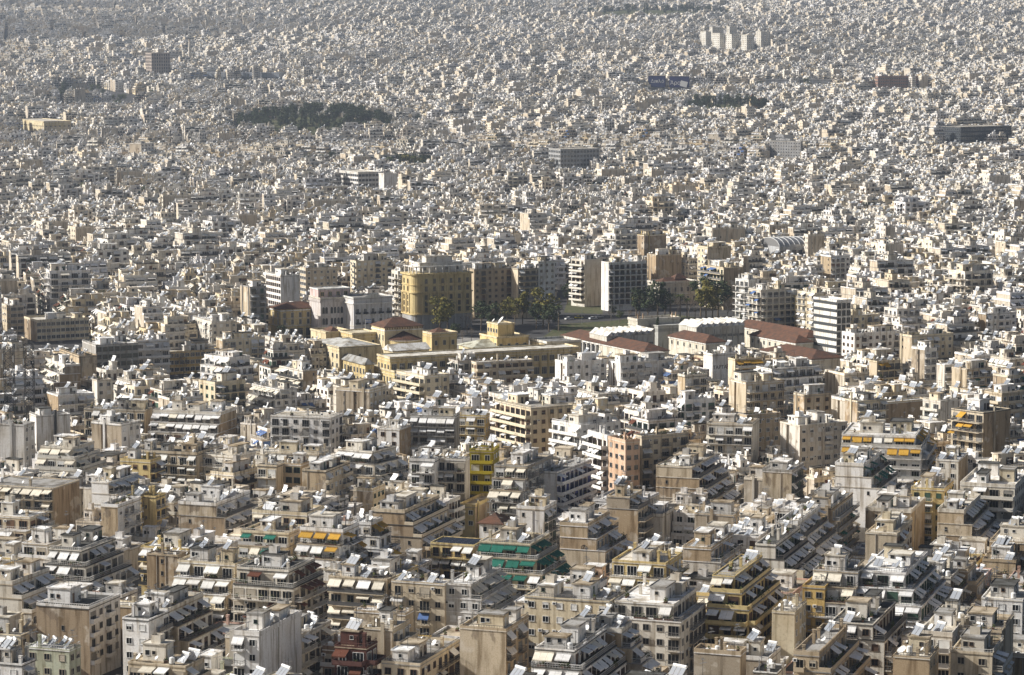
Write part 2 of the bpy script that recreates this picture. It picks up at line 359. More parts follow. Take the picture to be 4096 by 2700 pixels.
class Bld:
    """One apartment building in its own frame: the corner that looks at us at (0, 0), its right street along +X, its left one along +Y."""
    def __init__(s, Lx, Ly, floors, R, seed, col='off-white', lst='N', rst='B', sL=0, sR=0, nset=0, awn='grey', pawn=.45, roof=None,
                 heat=None, hut=True, rail=None, railcol=None, near=True, z_base=-6.0, colL=None, open_floors=99, garden=.55, frame=None, low=False, clutter=1.0, extra=None):
        s.P = []; s.r = random.Random(seed); s.R = R; s.low = low; r = s.r
        s.Lx, s.Ly, s.floors, s.col = Lx, Ly, floors, col; s.near = near
        s.wall_c = np.array(WALLS[col])*r.uniform(.92, 1.06); s.awn = awn; s.pawn = pawn; s.n_awn = 0; s.n_heat = 0; s.n_dish = 0; s.n_bush = 0
        s.frame = frame or r.choice(FRAMES); s.railk = rail or r.choice(['bars', 'bars', 'panel', 'solid', 'bars']); s.railc = railcol or (tuple(s.wall_c) if s.railk == 'solid' else r.choice(RAILS))
        s.theta = math.radians(90-R); s.open_floors = open_floors; s.garden = garden
        rc = r.choice(ROOFS) if roof is None else next(x for x in ROOFS if x[0] == roof); s.roofname, s.roofc = rc
        H = floors*FH; s.H = H
        nset = min(nset, floors-2)
        tiers = []
        lo = 0 if (sL or sR) and nset else floors
        if (sL or sR) and nset:
            base_n = floors-nset
            tiers.append((0, base_n, -sL*nset, -sR*nset))
            for k in range(nset): tiers.append((base_n+k, base_n+k+1, -sL*(nset-1-k), -sR*(nset-1-k)))
        else: tiers.append((0, floors, 0, 0))
        s.x0, s.y0 = tiers[0][2], tiers[0][3]
        s.tiers = tiers
        for i, (f0, f1, x0, y0) in enumerate(tiers):
            z0 = z_base if f0 == 0 else f0*FH; z1 = f1*FH
            g = G(); m = 'stucco'
            sd = {'L': 'party' if lst == 'N' and colL is None else m, 'R': 'party' if rst == 'N' and colL is None else m, 'x': 'party', 'y': 'party'}
            if lst == 'N' and Ly > 8 and i == 0 and r.random() < .5 and len(tiers) == 1:
                yw = r.uniform(.35, .6)*Ly; g.box(x0+1.1, y0, z0, Lx, Ly, z1, m, sd, 'tb')
                g.box(x0, y0, z0, x0+1.1, yw, z1, m, {**sd, 'y': 'party'}, 'tbx'); g.box(x0, yw+1.3, z0, x0+1.1, Ly, z1, m, {**sd, 'R': 'party'}, 'tbx')
                for k in range(1, floors): s.add('window', lib('win', g_window, .7, .9, 'open'), x0+1.1, yw+.65, k*FH+1.2, -PI/2, (.5, .48, .42))
            else: g.box(x0, y0, z0, Lx, Ly, z1, m, sd, 'tb')
            w = s.add('wall', g, 0, 0, 0, 0, s.wall_c)
            # roof or terrace slab
            g = G(); e = .14; top = i == len(tiers)-1
            g.box(x0-e, y0-e, z1, Lx+.0, Ly+.0, z1+.2, 'roof', {'L': 'stucco', 'R': 'stucco'})
            rf = s.add('roof', g, 0, 0, 0, 0, s.roofc if top else np.array(s.roofc)*.9)
            if top: s.rf = rf
            else:
                nx0, ny0 = tiers[i+1][2], tiers[i+1][3]; z = z1+.2
                if sL: s.face_add('railing', lib('rail', g_rail, q5(Ly-y0), q5(sL), s.railk), 'L', nx0, y0/2+Ly/2, z, rf, s.railc)
                if sR: s.face_add('railing', lib('rail', g_rail, q5(Lx-x0), q5(sR), s.railk), 'R', ny0, x0/2+Lx/2, z, rf, s.railc)
                if r.random() < garden*2.2:
                    for _ in range(r.randint(1, 4)):
                        L = r.choice([1.0, 2.0, 3.0])
                        if sL and r.random() < .6: s.plant(nx0-sL+.45, r.uniform(y0+1.5, Ly-1.5), z, -PI/2, L)
                        elif sR: s.plant(r.uniform(x0+1.5, Lx-1.5), ny0-sR+.45, z, 0, L)
            dep_l = sL*.95 if i > 0 and sL else 0; dep_r = sR*.95 if i > 0 and sR else 0
            s.facade('L', lst, x0, y0, Ly, f0, f1, dep_l); s.facade('R', rst, y0, x0, Lx, f0, f1, dep_r)
        s.rooftop(hut, heat, clutter)
    def add(s, name, g, x, y, z, rot, col, parent=-1, scale=None):
        s.P.append((name, g, x, y, z, rot, tuple(col) if col is not None else (1, 1, 1), parent, scale)); return len(s.P)-1
    def face_add(s, name, g, face, plane, u, z, parent, col, off=0.0):
        if face == 'R': return s.add(name, g, u, plane-off, z, 0, col, parent)
        return s.add(name, g, plane-off, u, z, -PI/2, col, parent)
    def plant(s, x, y, z, rot, L):
        p = s.add('planter', lib('planter', g_planter, L), x, y, z, rot, (1, 1, 1), -1)
        s.add('shrub', lib('bush', g_bush, L, s.r.randint(0, 4)), 0, 0, .35, 0, (1, 1, 1), p); s.n_bush += 1
    def facade(s, face, style, plane, u0, u1, f0, f1, terr):
        r = s.r; W = u1-u0
        if style in ('N', '-') or W < 2:
            if style == 'N' and W > 6 and f0 == 0 and s.tiers[-1][1] == f1:
                for _ in range(r.choice([0, 1, 1, 2])):
                    h_ = round(f1*FH+r.choice([.9, 1.6]), 1); u = u0+W*r.uniform(.1, .9)
                    if r.random() < .5: s.face_add('flue_shaft', lib('shaft', g_shaft, h_), face, plane, u, 0, -1, np.array(s.wall_c)*.75)
                    else: s.face_add('downpipe', lib('dpipe', g_dpipe, round(f1*FH, 1)), face, plane, u, 0, -1, (1, 1, 1))
            if style == 'N' and W > 5 and r.random() < .35:
                u = u0+W*r.choice([.25, .5, .75])
                for k in range(max(f0, 1), f1):
                    if r.random() < .75: s.face_add('window', lib('win', g_window, .7, 1.1, 'open'), face, plane, u, k*FH+1.1, -1, (.24, .22, .19))
            return
        if style == 'O':
            n = max(1, int(W/2.3)); bw = W/n
            for k in range(f0, f1):
                for j in range(n): s.face_add('window', lib('win', g_window, q5(bw-.35) if bw > 1.2 else .8, 1.7, 'open'), face, plane, u0+bw*(j+.5), k*FH+.95, -1, s.frame)
            return
        n = max(1, int(round(W/3.3))); bw = W/n
        pat = [r.random() for _ in range(n)]
        bal = r.choice([1.5, 2.0, 2.0]); slabc = np.array(s.wall_c)*1.0
        awn_c = AWN[s.awn]
        for k in range(max(f0, 1), f1):
            z = k*FH
            if k < f1 - s.open_floors: continue
            tr = terr and k == f0
            if style == 'B' and not tr:
                L = q5(W-.4); b = s.face_add('balcony', lib('slab', g_slab, L, bal), face, plane, u0+W/2, z+.06, -1, slabc)
                s.add('railing', lib('rail', g_rail, L, bal, s.railk), 0, 0, 0, 0, s.railc, b)
            for j in range(n):
                u = u0+bw*(j+.5); p = pat[j]
                door = style == 'B' or tr or p > .45
                if style == 'W': door = False
                kind = r.choice(['open', 'open', 'half', 'open', 'open', 'shut', 'open'])
                if door:
                    w = 2.4 if bw > 2.8 and r.random() < .75 else 1.6
                    s.face_add('door', lib('win', g_window, w, 2.25, kind), face, plane, u, z+(.26 if tr else .12), -1, s.frame)
                    if style in ('b', 'M') and not tr:
                        L = q5(min(bw-.3, 3.0)); b = s.face_add('balcony', lib('slab', g_slab, L, 1.0), face, plane, u, z+.06, -1, slabc)
                        s.add('railing', lib('rail', g_rail, L, 1.0, s.railk), 0, 0, 0, 0, s.railc, b)
                else:
                    s.face_add('window', lib('win', g_window, 1.4 if bw > 2.4 else 1.0, 1.35, kind), face, plane, u, z+1.0, -1, s.frame)
                if door and r.random() < s.pawn*(1.2 if tr else .8)*(.75 if face == 'R' else 1):
                    d = q5(terr*r.choice([.6, .8])) if tr else bal if style == 'B' else 1.0; d = max(1.0, d)
                    cname = s.awn if r.random() < .85 else r.choice(['grey', 'beige', 'white', 'grey'])
                    s.face_add('awning', lib('awn', g_awning, q5(bw*r.choice([.8, .95])-.1), d+.25, r.choice([.5, .9, 1.2])), face, plane, u, z+FH-.32, -1, np.array(AWN[cname])*r.uniform(.85, 1.1), .02); s.n_awn += 1
                if door and style == 'B' and r.random() < s.garden*.5:
                    L = 1.0; d = bal-.4
                    if face == 'R': s.plant(u, plane-d, z+.06, 0, L)
                    else: s.plant(plane-d, u, z+.06, -PI/2, L)
                if r.random() < .12: s.face_add('air_conditioner', lib('ac', g_ac), face, plane, u+bw*.38, z+1.9, -1, (1, 1, 1))
    def rooftop(s, hut, heat, clutter):
        r = s.r; z = s.H+.2; Lx, Ly = s.Lx, s.Ly; taken = []
        # parapet or rail round the roof
        k = r.random(); hgt = r.choice([.25, .35, .5, .8])
        g = G(); t = .18; m = 'stucco'
        g.box(-.1, -.1, z, Lx, -.1+t, z+hgt, m); g.box(-.1, Ly-t, z, Lx, Ly, z+hgt, m)
        g.box(-.1, -.1+t, z, -.1+t, Ly-t, z+hgt, m); g.box(Lx-t, -.1+t, z, Lx, Ly-t, z+hgt, m)
        s.add('parapet', g, 0, 0, 0, 0, s.wall_c, s.rf)
        if k < .6 and not s.low:
            s.face_add('railing', lib('rail', g_rail, q5(Ly-.4), .5, 'bars'), 'L', .45, Ly/2, z+.0, s.rf, s.railc); s.face_add('railing', lib('rail', g_rail, q5(Lx-.4), .5, 'bars'), 'R', .45, Lx/2, z+.0, s.rf, s.railc)
        def spot(rad, tries=14, back=False):
            for _ in range(tries):
                x = r.uniform(min(rad+.3, Lx/2), max(Lx-rad-.3, Lx/2)); y = r.uniform(min(rad+.3, Ly/2), max(Ly-rad-.3, Ly/2))
                if all((x-a)**2+(y-b)**2 > (rad+c)**2 for a, b, c in taken):
                    taken.append((x, y, rad)); return x, y
            return None
        huts = []
        if hut and min(Lx, Ly) > 5:
            for q in range(1 + (Lx*Ly > 95) + (Lx*Ly > 190 and r.random() < .7)):
                w = r.uniform(2.4, min(8.0, Lx*.6)); d = r.uniform(2.4, min(7.0, Ly*.6)); h = r.choice([2.2, 2.5, 2.8, 3.2])
                p = spot(max(w, d)*.55)
                if not p: continue
                c = np.array(WALLS[r.choice(['white', 'white', 'white', 'white', 'off-white', s.col, 'cream', 'pale grey'])])*r.uniform(.9, 1.05)
                w, d = round(w*2)/2, round(d*2)/2
                b = s.add('stair_penthouse', lib('hut', g_hut, w, d, h), p[0], p[1], z, 0, c)
                s.add('roof', lib('hutroof', g_hutroof, w, d), 0, 0, h, 0, np.array(r.choice(ROOFS)[1]), b)
                if w > 1.8 and d > 1.8:
                    s.add('door', lib('win', g_window, .9, 2.1, r.choice(['shut', 'open'])), r.uniform(-.2, .2)*w, -d/2, .05, 0, r.choice(FRAMES), b)
                    s.add('window', lib('win', g_window, .8, .8, 'open'), -w/2, r.uniform(-.2, .2)*d, 1.2, -PI/2, r.choice(FRAMES), b)
                    if d > 4: s.add('window', lib('win', g_window, 1.0, 1.1, 'open'), -w/2, d*.3, 1.0, -PI/2, r.choice(FRAMES), b)
                if w > 4: s.add('door', lib('win', g_window, 1.4, 2.0, 'half'), w*.33, -d/2, .05, 0, r.choice(FRAMES), b)
                if r.random() < .3 and min(w, d) > 3:
                    b2 = s.add('lift_room', lib('hut', g_hut, 2.0, 2.0, 1.6), 0, 0, h+.16, 0, c*.95, b)
                elif r.random() < .3: s.add('ladder', lib('ladder', g_ladder, 2.5), 0, -d/2-.02, 0, 0, (1, 1, 1), b)
                huts.append((p[0], p[1], z+h+.16, min(w, d)))
        nh = heat if heat is not None else r.choice([0, 1, 2, 2, 3, 3, 4])
        for q in range(nh):
            if huts and r.random() < .35: h_ = r.choice(huts); p = (h_[0]+r.uniform(-.8, .8), h_[1]+r.uniform(-.8, .8)); zz = h_[2]
            else: p = spot(1.1); zz = z
            if not p: continue
            n = r.choice([1, 2, 2, 2, 3]); az = -124+r.uniform(-16, 14); rot = math.radians(180-az)-s.theta
            if s.near:
                b = s.add('solar_heater', lib('hframe', g_heater_frame, n), p[0], p[1], zz, rot, (1, 1, 1))
                s.add('collector', lib('hpanel', g_heater_panel, n), 0, 0, 0, 0, (1, 1, 1), b); s.add('tank', lib('htank', g_heater_tank, n), 0, 0, 0, 0, (1, 1, 1), b)
            else: s.add('solar_heater', lib('heater', g_heater, n), p[0], p[1], zz, rot, (1, 1, 1))
            s.n_heat += 1
        for q in range(int(r.choice([0, 1, 1, 2, 3])*clutter)):
            p = spot(.5)
            if p: s.add('satellite_dish', lib('dish', g_dish, r.choice([.45, .55, .7])), p[0], p[1], z, math.radians(180+115+r.uniform(-25, 25))-s.theta, (1, 1, 1)); s.n_dish += 1
        for q in range(int(r.choice([1, 2, 3, 4])*clutter)):
            if huts and r.random() < .4: h_ = r.choice(huts); p = (h_[0]+.8, h_[1]-.7); zz = h_[2]
            else: p = spot(.3); zz = z
            if p: s.add('antenna', lib('ant', g_antenna, r.choice([2.5, 3.5, 4.5]), r.randint(0, 5)), p[0], p[1], zz, 0, (1, 1, 1))
        for q in range(int(r.choice([1, 1, 2, 3])*clutter)):
            p = spot(.45)
            if p: s.add('chimney', lib('chim', g_chimney, r.choice([1.2, 1.8, 2.4])), p[0], p[1], z, 0, np.array(s.wall_c)*r.uniform(.7, 1.0), s.rf)
        if r.random() < .4*clutter:
            p = spot(.5)
            if p: s.add('water_tank', lib('tank', g_tank), p[0], p[1], z, 0, (1, 1, 1))
        if r.random() < .5*clutter:
            p = spot(.4)
            if p: s.add('flue', lib('flue', g_pipe, r.choice([1.2, 2.2])), p[0], p[1], z, 0, (1, 1, 1))
        for q in range(r.choice([0, 0, 1, 2])):
            p = spot(.5)
            if p: s.add('air_conditioner', lib('ac', g_ac), p[0], p[1], z, r.uniform(0, 6), (1, 1, 1))
        if r.random() < .22*clutter and min(Lx, Ly) > 7:
            p = spot(2.0)
            if p: s.add(*(('canopy', lib('canopy', g_canopy, 4.0, 3.0)) if r.random() < .6 else ('pergola', lib('pergola', g_pergola, 4.0, 3.0))), p[0], p[1], z, 0, r.choice([AWN['grey'], AWN['beige'], AWN['white'], AWN['red-brown'], (.65, .64, .6)]))
        if r.random() < s.garden:
            for _ in range(3):
                p = spot(.9)
                if p: s.plant(p[0], p[1], z, 0, r.choice([1.0, 2.0]))
    def build(s, name, loc, label, cat, group=None):
        root = thing(name, label, cat, loc, s.theta, group); obs = []
        for nm, g, x, y, z, rot, col, par, scl in s.P:
            obs.append(link(nm, g, root if par < 0 else obs[par], (x, y, z), rot, col, scl))
        return root
    def bake(s, name):
        V, F, M, C = [], [], [], []; base = 0; mats = {}
        glob = []
        for nm, g, x, y, z, rot, col, par, scl in s.P:
            m = Matrix.Translation((x, y, z)) @ Matrix.Rotation(rot, 4, 'Z')
            if par >= 0: m = glob[par] @ m
            glob.append(m)
            v = np.array(g.v) if g.v else np.zeros((0, 3)); mm = np.array(m); v = v @ mm[:3, :3].T + mm[:3, 3]
            V.append(v)
            for f, k in zip(g.f, g.m):
                F.append(tuple(i+base for i in f)); M.append(mats.setdefault(k, len(mats))); C.append(col)
            base += len(v)
        me = bpy.data.meshes.new(name); me.from_pydata(np.concatenate(V).tolist(), [], F)
        for k in mats: me.materials.append(MATS[k+'_far'])
        me.polygons.foreach_set('material_index', M)
        a = me.attributes.new('col', 'FLOAT_COLOR', 'FACE')
        a.data.foreach_set('color', np.concatenate([np.array(C, dtype=np.float32), np.ones((len(C), 1), np.float32)], 1).ravel())
        return me

# ------------------------------------------------------------------ placing by what the photograph shows
CROPS = {'A': (0, 1900, 1.7), 'B': (1350, 1900, 1.7), 'C': (2696, 1900, 1.7), 'D': (0, 1200, 1.7), 'E': (1350, 1200, 1.7), 'F': (2696, 1200, 1.7), 'Z': (0, 0, 2379/4096)}
def pix(c, x, y):
    ox, oy, k = CROPS[c]; return (ox+x/k)/4, (oy+y/k)/4
def edge_len(K, az, px):                    # how far along a level edge from K until it meets picture column px
    d = K[1]*CP + (CAMZ-K[2])*SP; a = math.radians(az); dx, dd = math.sin(a), math.cos(a)*CP
    den = (px-512)*dd - FPX*dx
    return (FPX*K[0] - (px-512)*d)/den if abs(den) > 1e-6 else 0
def footprint(x, y, R, x0, y0, Lx, Ly):
    a = math.radians(R); X = np.array((math.sin(a), math.cos(a))); Y = np.array((-math.cos(a), math.sin(a))); o = np.array((x, y))
    return [o+X*p+Y*q for p, q in ((x0, y0), (Lx, y0), (Lx, Ly), (x0, Ly))]
def overlap(A, B, eps=.3):
    for P, Q in ((A, B), (B, A)):
        for i in range(4):
            e = P[(i+1) % 4]-P[i]; n = np.array((e[1], -e[0])); n = n/np.linalg.norm(n)
            if min((q-P[i])@n for q in Q) > -eps: return False
    return True
USED = []           # footprints taken: (quad, centre, radius)
GUARD = []          # picture rectangles of what must stay in view: (x0, x1, top, bottom, distance)
def take(q): 
    c = sum(q)/4; USED.append((q, c, max(np.linalg.norm(p-c) for p in q)))
def free(q, eps=.3):
    c = sum(q)/4; rad = max(np.linalg.norm(p-c) for p in q)
    return not any(np.linalg.norm(c-c2) < rad+r2 and overlap(q, u, eps) for u, c2, r2 in USED)
# ------------------------------------------------------------------ ground
def ground():
    g = G(); xs = [-3000, -1200, -500, -150, 150, 500, 1200, 3000]; ys = [-300, 450, 800, 1400, 2000, 2700, 3800, 5000, 6000, 7200, 9000]
    for y in ys:
        for x in xs: g.v.append((x, y, T(y)-.25))
    n = len(xs)
    for j in range(len(ys)-1):
        for i in range(n-1): g.f.append((j*n+i, j*n+i+1, (j+1)*n+i+1, (j+1)*n+i)); g.m.append('asphalt')
    tag(link('ground', g), 'dark asphalt ground of streets between the apartment blocks', None, kind='structure')
ground()

# ------------------------------------------------------------------ apartment buildings read off the photograph one by one
# crop, corner x, corner y, left end, right end, floors, R, left face, right face, colour, options
d2 = dict(sL=2.2, sR=2.2, nset=2); r2 = dict(sR=2.4, nset=2); l2 = dict(sL=2.2, nset=2); r1 = dict(sR=2.4, nset=1); d1 = dict(sL=2.2, sR=2.2, nset=1); r3 = dict(sR=2.2, nset=3)
HAND = [
 ('A', 362, 90, -120, 540, 5, 19, 'B', 'N', 'beige', dict(roof='grey', hut=False, heat=0, awn='beige', pawn=.8)),
 ('A', 800, 215, 690, 955, 5, 19, 'N', 'b', 'white', dict(heat=0)),
 ('A', 962, 150, 870, 1050, 5, 19, '-', 'b', 'yellow', dict(awn='green')),
 ('A', 1058, 150, 985, 1205, 5, 19, '-', 'b', 'yellow', dict(awn='beige', pawn=.2)),
 ('A', 1470, 205, 1212, 1700, 5, 19, 'N', 'B', 'white', dict(heat=3, **r1, awn='grey', pawn=.8)),
 ('A', 200, 290, -60, 330, 5, 19, 'B', 'B', 'beige', dict(**l2, heat=0)),
 ('A', 553, 515, 332, 785, 6, 19, 'B', 'B', 'off-white', dict(**d2, heat=1, awn='grey', pawn=.5, railcol=(.6, .58, .54))),
 ('A', 320, 470, 150, 420, 6, 19, 'B', 'B', 'white', dict(**d1, awn='beige', heat=0)),
 ('A', 82, 740, -180, 335, 6, 19, 'N', 'B', 'off-white', dict(**r2, awn='grey', pawn=.9, colL='white', roof='tan', heat=0)),
 ('A', 605, 905, 246, 815, 5, 19, 'N', 'b', 'white', dict(roof='dark', heat=0, awn='grey', pawn=.1, L='dark flat-roofed block with white gutter trim and long ladder on its roof')),
 ('A', 1140, 925, 905, 1380, 5, 19, 'N', 'B', 'off-white', dict(**r2, awn='grey', pawn=.8, garden=.8)),
 ('A', 1010, 985, 832, 1150, 5, 19, 'b', 'b', 'white', dict(heat=0, roof='dark')),
 ('A', 470, 1190, 168, 535, 4, 19, 'W', 'W', 'pale green', dict(heat=6, hut=False, L='pale green block with a row of six solar heaters on its roof')),
 ('A', 150, 1290, -90, 240, 5, 19, 'W', 'b', 'white', dict()),
 ('A', 640, 1075, 490, 690, 3, 19, 'N', 'W', 'white', dict(colL='white', heat=0)),
 ('A', 1595, 610, 1208, 1685, 6, 19, 'B', 'B', 'cream', dict(**l2, awn='white', pawn=.7, heat=2)),
 ('A', 1960, 655, 1610, 2140, 6, 19, 'B', 'B', 'off-white', dict(**d1, awn='red-brown', pawn=.5, heat=1, garden=.6, roof='dark')),
 ('A', 1205, 545, 997, 1262, 4, 19, 'N', 'W', 'tan', dict(heat=0, roof='tan')),
 ('A', 1965, 400, 1640, 2090, 5, 19, 'B', 'b', 'cream', dict(**l2, awn='green', pawn=.7, heat=2, roof='tan')),
 ('A', 2330, 385, 2040, 2440, 6, 19, 'B', 'B', 'white', dict(**l2, awn='ochre', pawn=.8, garden=1.0, heat=1)),
 ('A', 1760, 1085, 1580, 2050, 6, 19, 'b', 'N', 'white', dict(heat=1, colL='white', roof='white')),
 ('A', 1260, 1300, 870, 1390, 5, 19, 'B', 'B', 'beige', dict(heat=2, roof='tan')),
 ('A', 2345, 1190, 2235, 2420, 4, 19, 'B', 'B', 'brown', dict(heat=1, awn='red-brown')),
 ('A', 2215, -25, 2054, 2380, 6, 19, 'N', 'b', 'beige', dict(heat=2, roof='dark')),
 ('A', 2046, -70, 1882, 2100, 6, 19, 'O', '-', 'tan', dict(heat=0)),
 ('A', 1880, -60, 1748, 1905, 6, 19, 'B', '-', 'beige', dict(heat=0)),
 ('A', 737, 50, 622, 940, 6, 19, 'N', 'B', 'white', dict(**r2, awn='grey', pawn=.9, colL='white', heat=0)),
 ('B', 225, 330, 120, 305, 6, 19, 'W', 'B', 'white', dict(heat=0, sR=2.4, nset=2, awn='ochre', roof='white')),
 ('B', 455, 255, 230, 690, 6, 19, 'N', 'B', 'beige', dict(**r2, awn='grey', pawn=.6, heat=1, garden=.8)),
 ('B', 240, 105, 146, 322, 4, 19, 'N', 'W', 'cream', dict(heat=1)),
 ('B', 935, 215, 836, 1085, 3, 19, 'W', 'N', 'yellow', dict(heat=0, roof='tan', clutter=.3, L='small plain olive-yellow block with pinkish roof parapet')),
 ('B', 1405, 232, 1216, 1488, 6, 19, 'N', 'b', 'white', dict(colL='white', heat=0, roof='tan', L='tall white stepped block with blank white wall and balconied side')),
 ('B', 930, 478, 632, 1010, 4, 19, 'B', 'N', 'yellow', dict(heat=0, hut=False, awn='white', pawn=.9, roof='tan', clutter=0, pv=1, L='yellow block with dark photovoltaic panels covering its roof')),
 ('B', 1310, 470, 965, 1440, 7, 19, 'B', 'B', 'cream', dict(**d2, awn='green', pawn=.95, heat=3, roof='tan', rail='bars', railcol=(.6, .6, .58), L='cream stepped block with rows of green awnings on two terraces')),
 ('B', 1700, 345, 1512, 1850, 5, 19, 'N', 'B', 'tan', dict(**r2, awn='grey', pawn=.9, heat=0, ana=1, L='dark tan block with a circled letter A painted on its side wall')),
 ('B', 1985, 150, 1830, 2068, 6, 19, 'N', 'B', 'beige', dict(heat=2, **r1)),
 ('B', 2210, 280, 2080, 2285, 4, 19, 'N', 'N', 'off-white', dict(heat=0)),
 ('C', 122, -55, -122, 560, 6, 19, 'N', 'B', 'beige', dict(**r3, awn='grey', pawn=.8, heat=0, garden=.4)),
 ('B', 335, 710, -60, 395, 6, 19, 'B', 'b', 'beige', dict(awn='beige', pawn=1.0, heat=2, roof='tan')),
 ('B', 728, 740, 366, 780, 6, 19, 'b', '-', 'beige', dict(heat=2, awn='blue', pawn=.1)),
 ('B', 905, 745, 735, 1110, 6, 19, 'W', 'B', 'pale grey', dict(**r2, awn='beige', pawn=.9, heat=1, garden=.8)),
 ('B', 1848, 860, 1272, 1955, 6, 19, 'W', 'b', 'cream', dict(roof='grey', heat=2, awn='white', L='long cream block with dark gravel roof and white stair penthouse')),
 ('B', 2285, 880, 1885, 2440, 6, 19, 'b', 'b', 'off-white', dict(**d1, heat=0, garden=1.0, roof='white', awn='white', pawn=.2, L='off-white corner block with hedge along its terrace and white roof deck')),
 ('B', 2230, 605, 1868, 2340, 6, 19, 'B', 'B', 'yellow', dict(**l2, heat=2, roof='pale', awn='white')),
 ('B', 1145, 1055, 832, 1300, 6, 19, 'N', 'b', 'tan', dict(roof='pale', heat=0, hut=True, L='tall peeling tan block with blank wall and rusty roof railing')),
 ('B', 1610, 1195, 1342, 1850, 6, 19, 'B', 'B', 'white', dict(**d2, awn='grey', pawn=.95, heat=2, garden=.6, roof='dark')),
 ('B', 1930, 1065, 1705, 2085, 6, 19, 'N', 'B', 'off-white', dict(**r3, awn='grey', pawn=.95, heat=4, roof='grey')),
 ('B', 195, 1175, -20, 270, 5, 19, 'B', 'B', 'maroon', dict(awn='red-brown', heat=1, pawn=.6)),
 ('B', 372, 1050, 172, 490, 5, 19, 'N', 'B', 'beige', dict(heat=0, roof='pale')),
 ('B', 460, 945, 112, 480, 5, 19, 'N', '-', 'tan', dict(heat=0, roof='white', colL=None)),
 ('B', 560, 1290, 300, 830, 4, 19, 'W', 'b', 'beige', dict(heat=0)),
 ('C', 405, 275, 140, 445, 5, 19, 'N', 'W', 'tan', dict(heat=0)),
 ('C', 575, 420, 330, 690, 6, 19, 'W', 'B', 'white', dict(heat=4, roof='white', **r1)),
 ('C', 250, 500, 60, 400, 6, 19, 'N', 'B', 'tan', dict(heat=2, **r2, awn='grey')),
 ('C', 410, 690, 268, 600, 7, 19, 'B', 'B', 'yellow', dict(**d2, awn='grey', pawn=.7, heat=1, garden=.8, roof='grey', L='pale yellow stepped corner block with plants along the steep street')),
 ('C', 690, 480, 570, 880, 6, 19, '-', 'B', 'off-white', dict(**r3, awn='grey', pawn=1.0, heat=1)),
 ('C', 840, 330, 720, 1000, 6, 19, '-', 'B', 'white', dict(**r3, awn='grey', pawn=1.0, heat=2)),
 ('C', 1075, 225, 870, 1225, 6, 19, 'N', 'B', 'tan', dict(roof='dark', heat=1, awn='green', pawn=.4)),
 ('C', 1612, 250, 1302, 1708, 5, 19, 'N', 'N', 'off-white', dict(roof='pale', heat=0)),
 ('C', 1970, 250, 1792, 2110, 6, 19, 'N', 'B', 'off-white', dict(**r3, awn='grey', pawn=.8, heat=1)),
 ('C', 1514, 400, 1302, 1620, 6, 19, 'N', 'b', 'beige', dict(heat=4, roof='pale')),
 ('C', 1575, 665, 1268, 1885, 7, 19, 'B', 'B', 'white', dict(**d2, awn='grey', pawn=.7, heat=2, garden=.9, L='large white stepped corner block with grey awnings and white roof cabin')),
 ('C', 1250, 660, 945, 1290, 7, 19, 'B', '-', 'pale grey', dict(**l2, awn='beige', pawn=.4, heat=3, garden=.8)),
 ('C', 1025, 765, 936, 1190, 6, 19, 'W', 'W', 'ochre', dict(heat=0, roof='grey')),
 ('C', 820, 935, 723, 900, 5, 19, 'N', 'W', 'cream', dict(heat=0, colL='w', roof='pale')),
 ('C', 1352, 1015, 1066, 1505, 6, 19, 'b', 'B', 'off-white', dict(roof='dark', heat=1, **r1, L='off-white block with crumbling rooftop rooms over a ribbed dark roof')),
 ('C', 985, 1225, 822, 1240, 6, 19, 'b', 'B', 'tan', dict(roof='grey', heat=1, **r2, awn='grey')),
 ('C', 1890, 1090, 1672, 2105, 6, 19, 'B', 'B', 'off-white', dict(heat=2, roof='pale', pawn=.1)),
 ('C', 2225, 1065, 1922, 2310, 6, 19, 'W', 'N', 'beige', dict(heat=0, roof='tan')),
 ('C', 1738, 1245, 1490, 1800, 6, 19, 'N', 'W', 'tan', dict(heat=1, roof='pale')),
 ('C', 2165, 1215, 1882, 2240, 6, 19, 'W', 'B', 'beige', dict(heat=2, roof='tan')),
 ('C', 450, 1220, 135, 470, 4, 19, 'N', '-', 'tan', dict(heat=0, roof='white')),
 ('C', 2370, 850, 2090, 2440, 6, 19, 'W', 'B', 'white', dict(heat=0, roof='pale', garden=.8)),
 ('C', 1838, 100, 1612, 1900, 6, 19, 'b', 'W', 'yellow', dict(heat=1)),
 ('C', 2318, 80, 1945, 2420, 7, 19, 'B', 'W', 'off-white', dict(heat=1, rail='solid', pawn=.2)),
 ('C', 700, 1345, 540, 760, 3, 19, 'N', 'N', 'white', dict(heat=0, roof='dark')),
 # middle distance, towards the left
 ('D', 440, 445, 295, 545, 6, 64, 'B', 'N', 'off-white', dict(**l2, awn='beige', pawn=.6, roof='white')),
 ('D', 537, 385, 375, 660, 6, 64, '-', 'N', 'tan', dict(heat=4, hut=False)),
 ('D', 652, 310, 560, 940, 6, 64, '-', 'O', 'grey', dict(heat=0)),
 ('D', 1512, 272, 1470, 1800, 4, 64, 'N', 'b', 'cream', dict(heat=3, garden=.7)),
 ('D', 1440, 150, 1312, 1610, 5, 64, 'b', 'W', 'off-white', dict(heat=1)),
 ('D', 162, 850, -140, 235, 6, 19, 'N', 'W', 'pale grey', dict(colL='w', heat=0, hut=False, L='bare pale grey wall of a tall block below the lattice mast')),
 ('D', 246, 790, 200, 478, 5, 64, 'N', 'N', 'white', dict(colL='w', heat=0, pipe=1, L='blank white block with a tall black flue up its wall')),
 ('D', 490, 1005, 275, 640, 6, 19, 'B', 'B', 'off-white', dict(**d2, awn='beige', pawn=.5, heat=1)),
 ('D', 825, 850, 622, 955, 5, 30, 'N', 'b', 'white', dict(heat=0, roof='grey')),
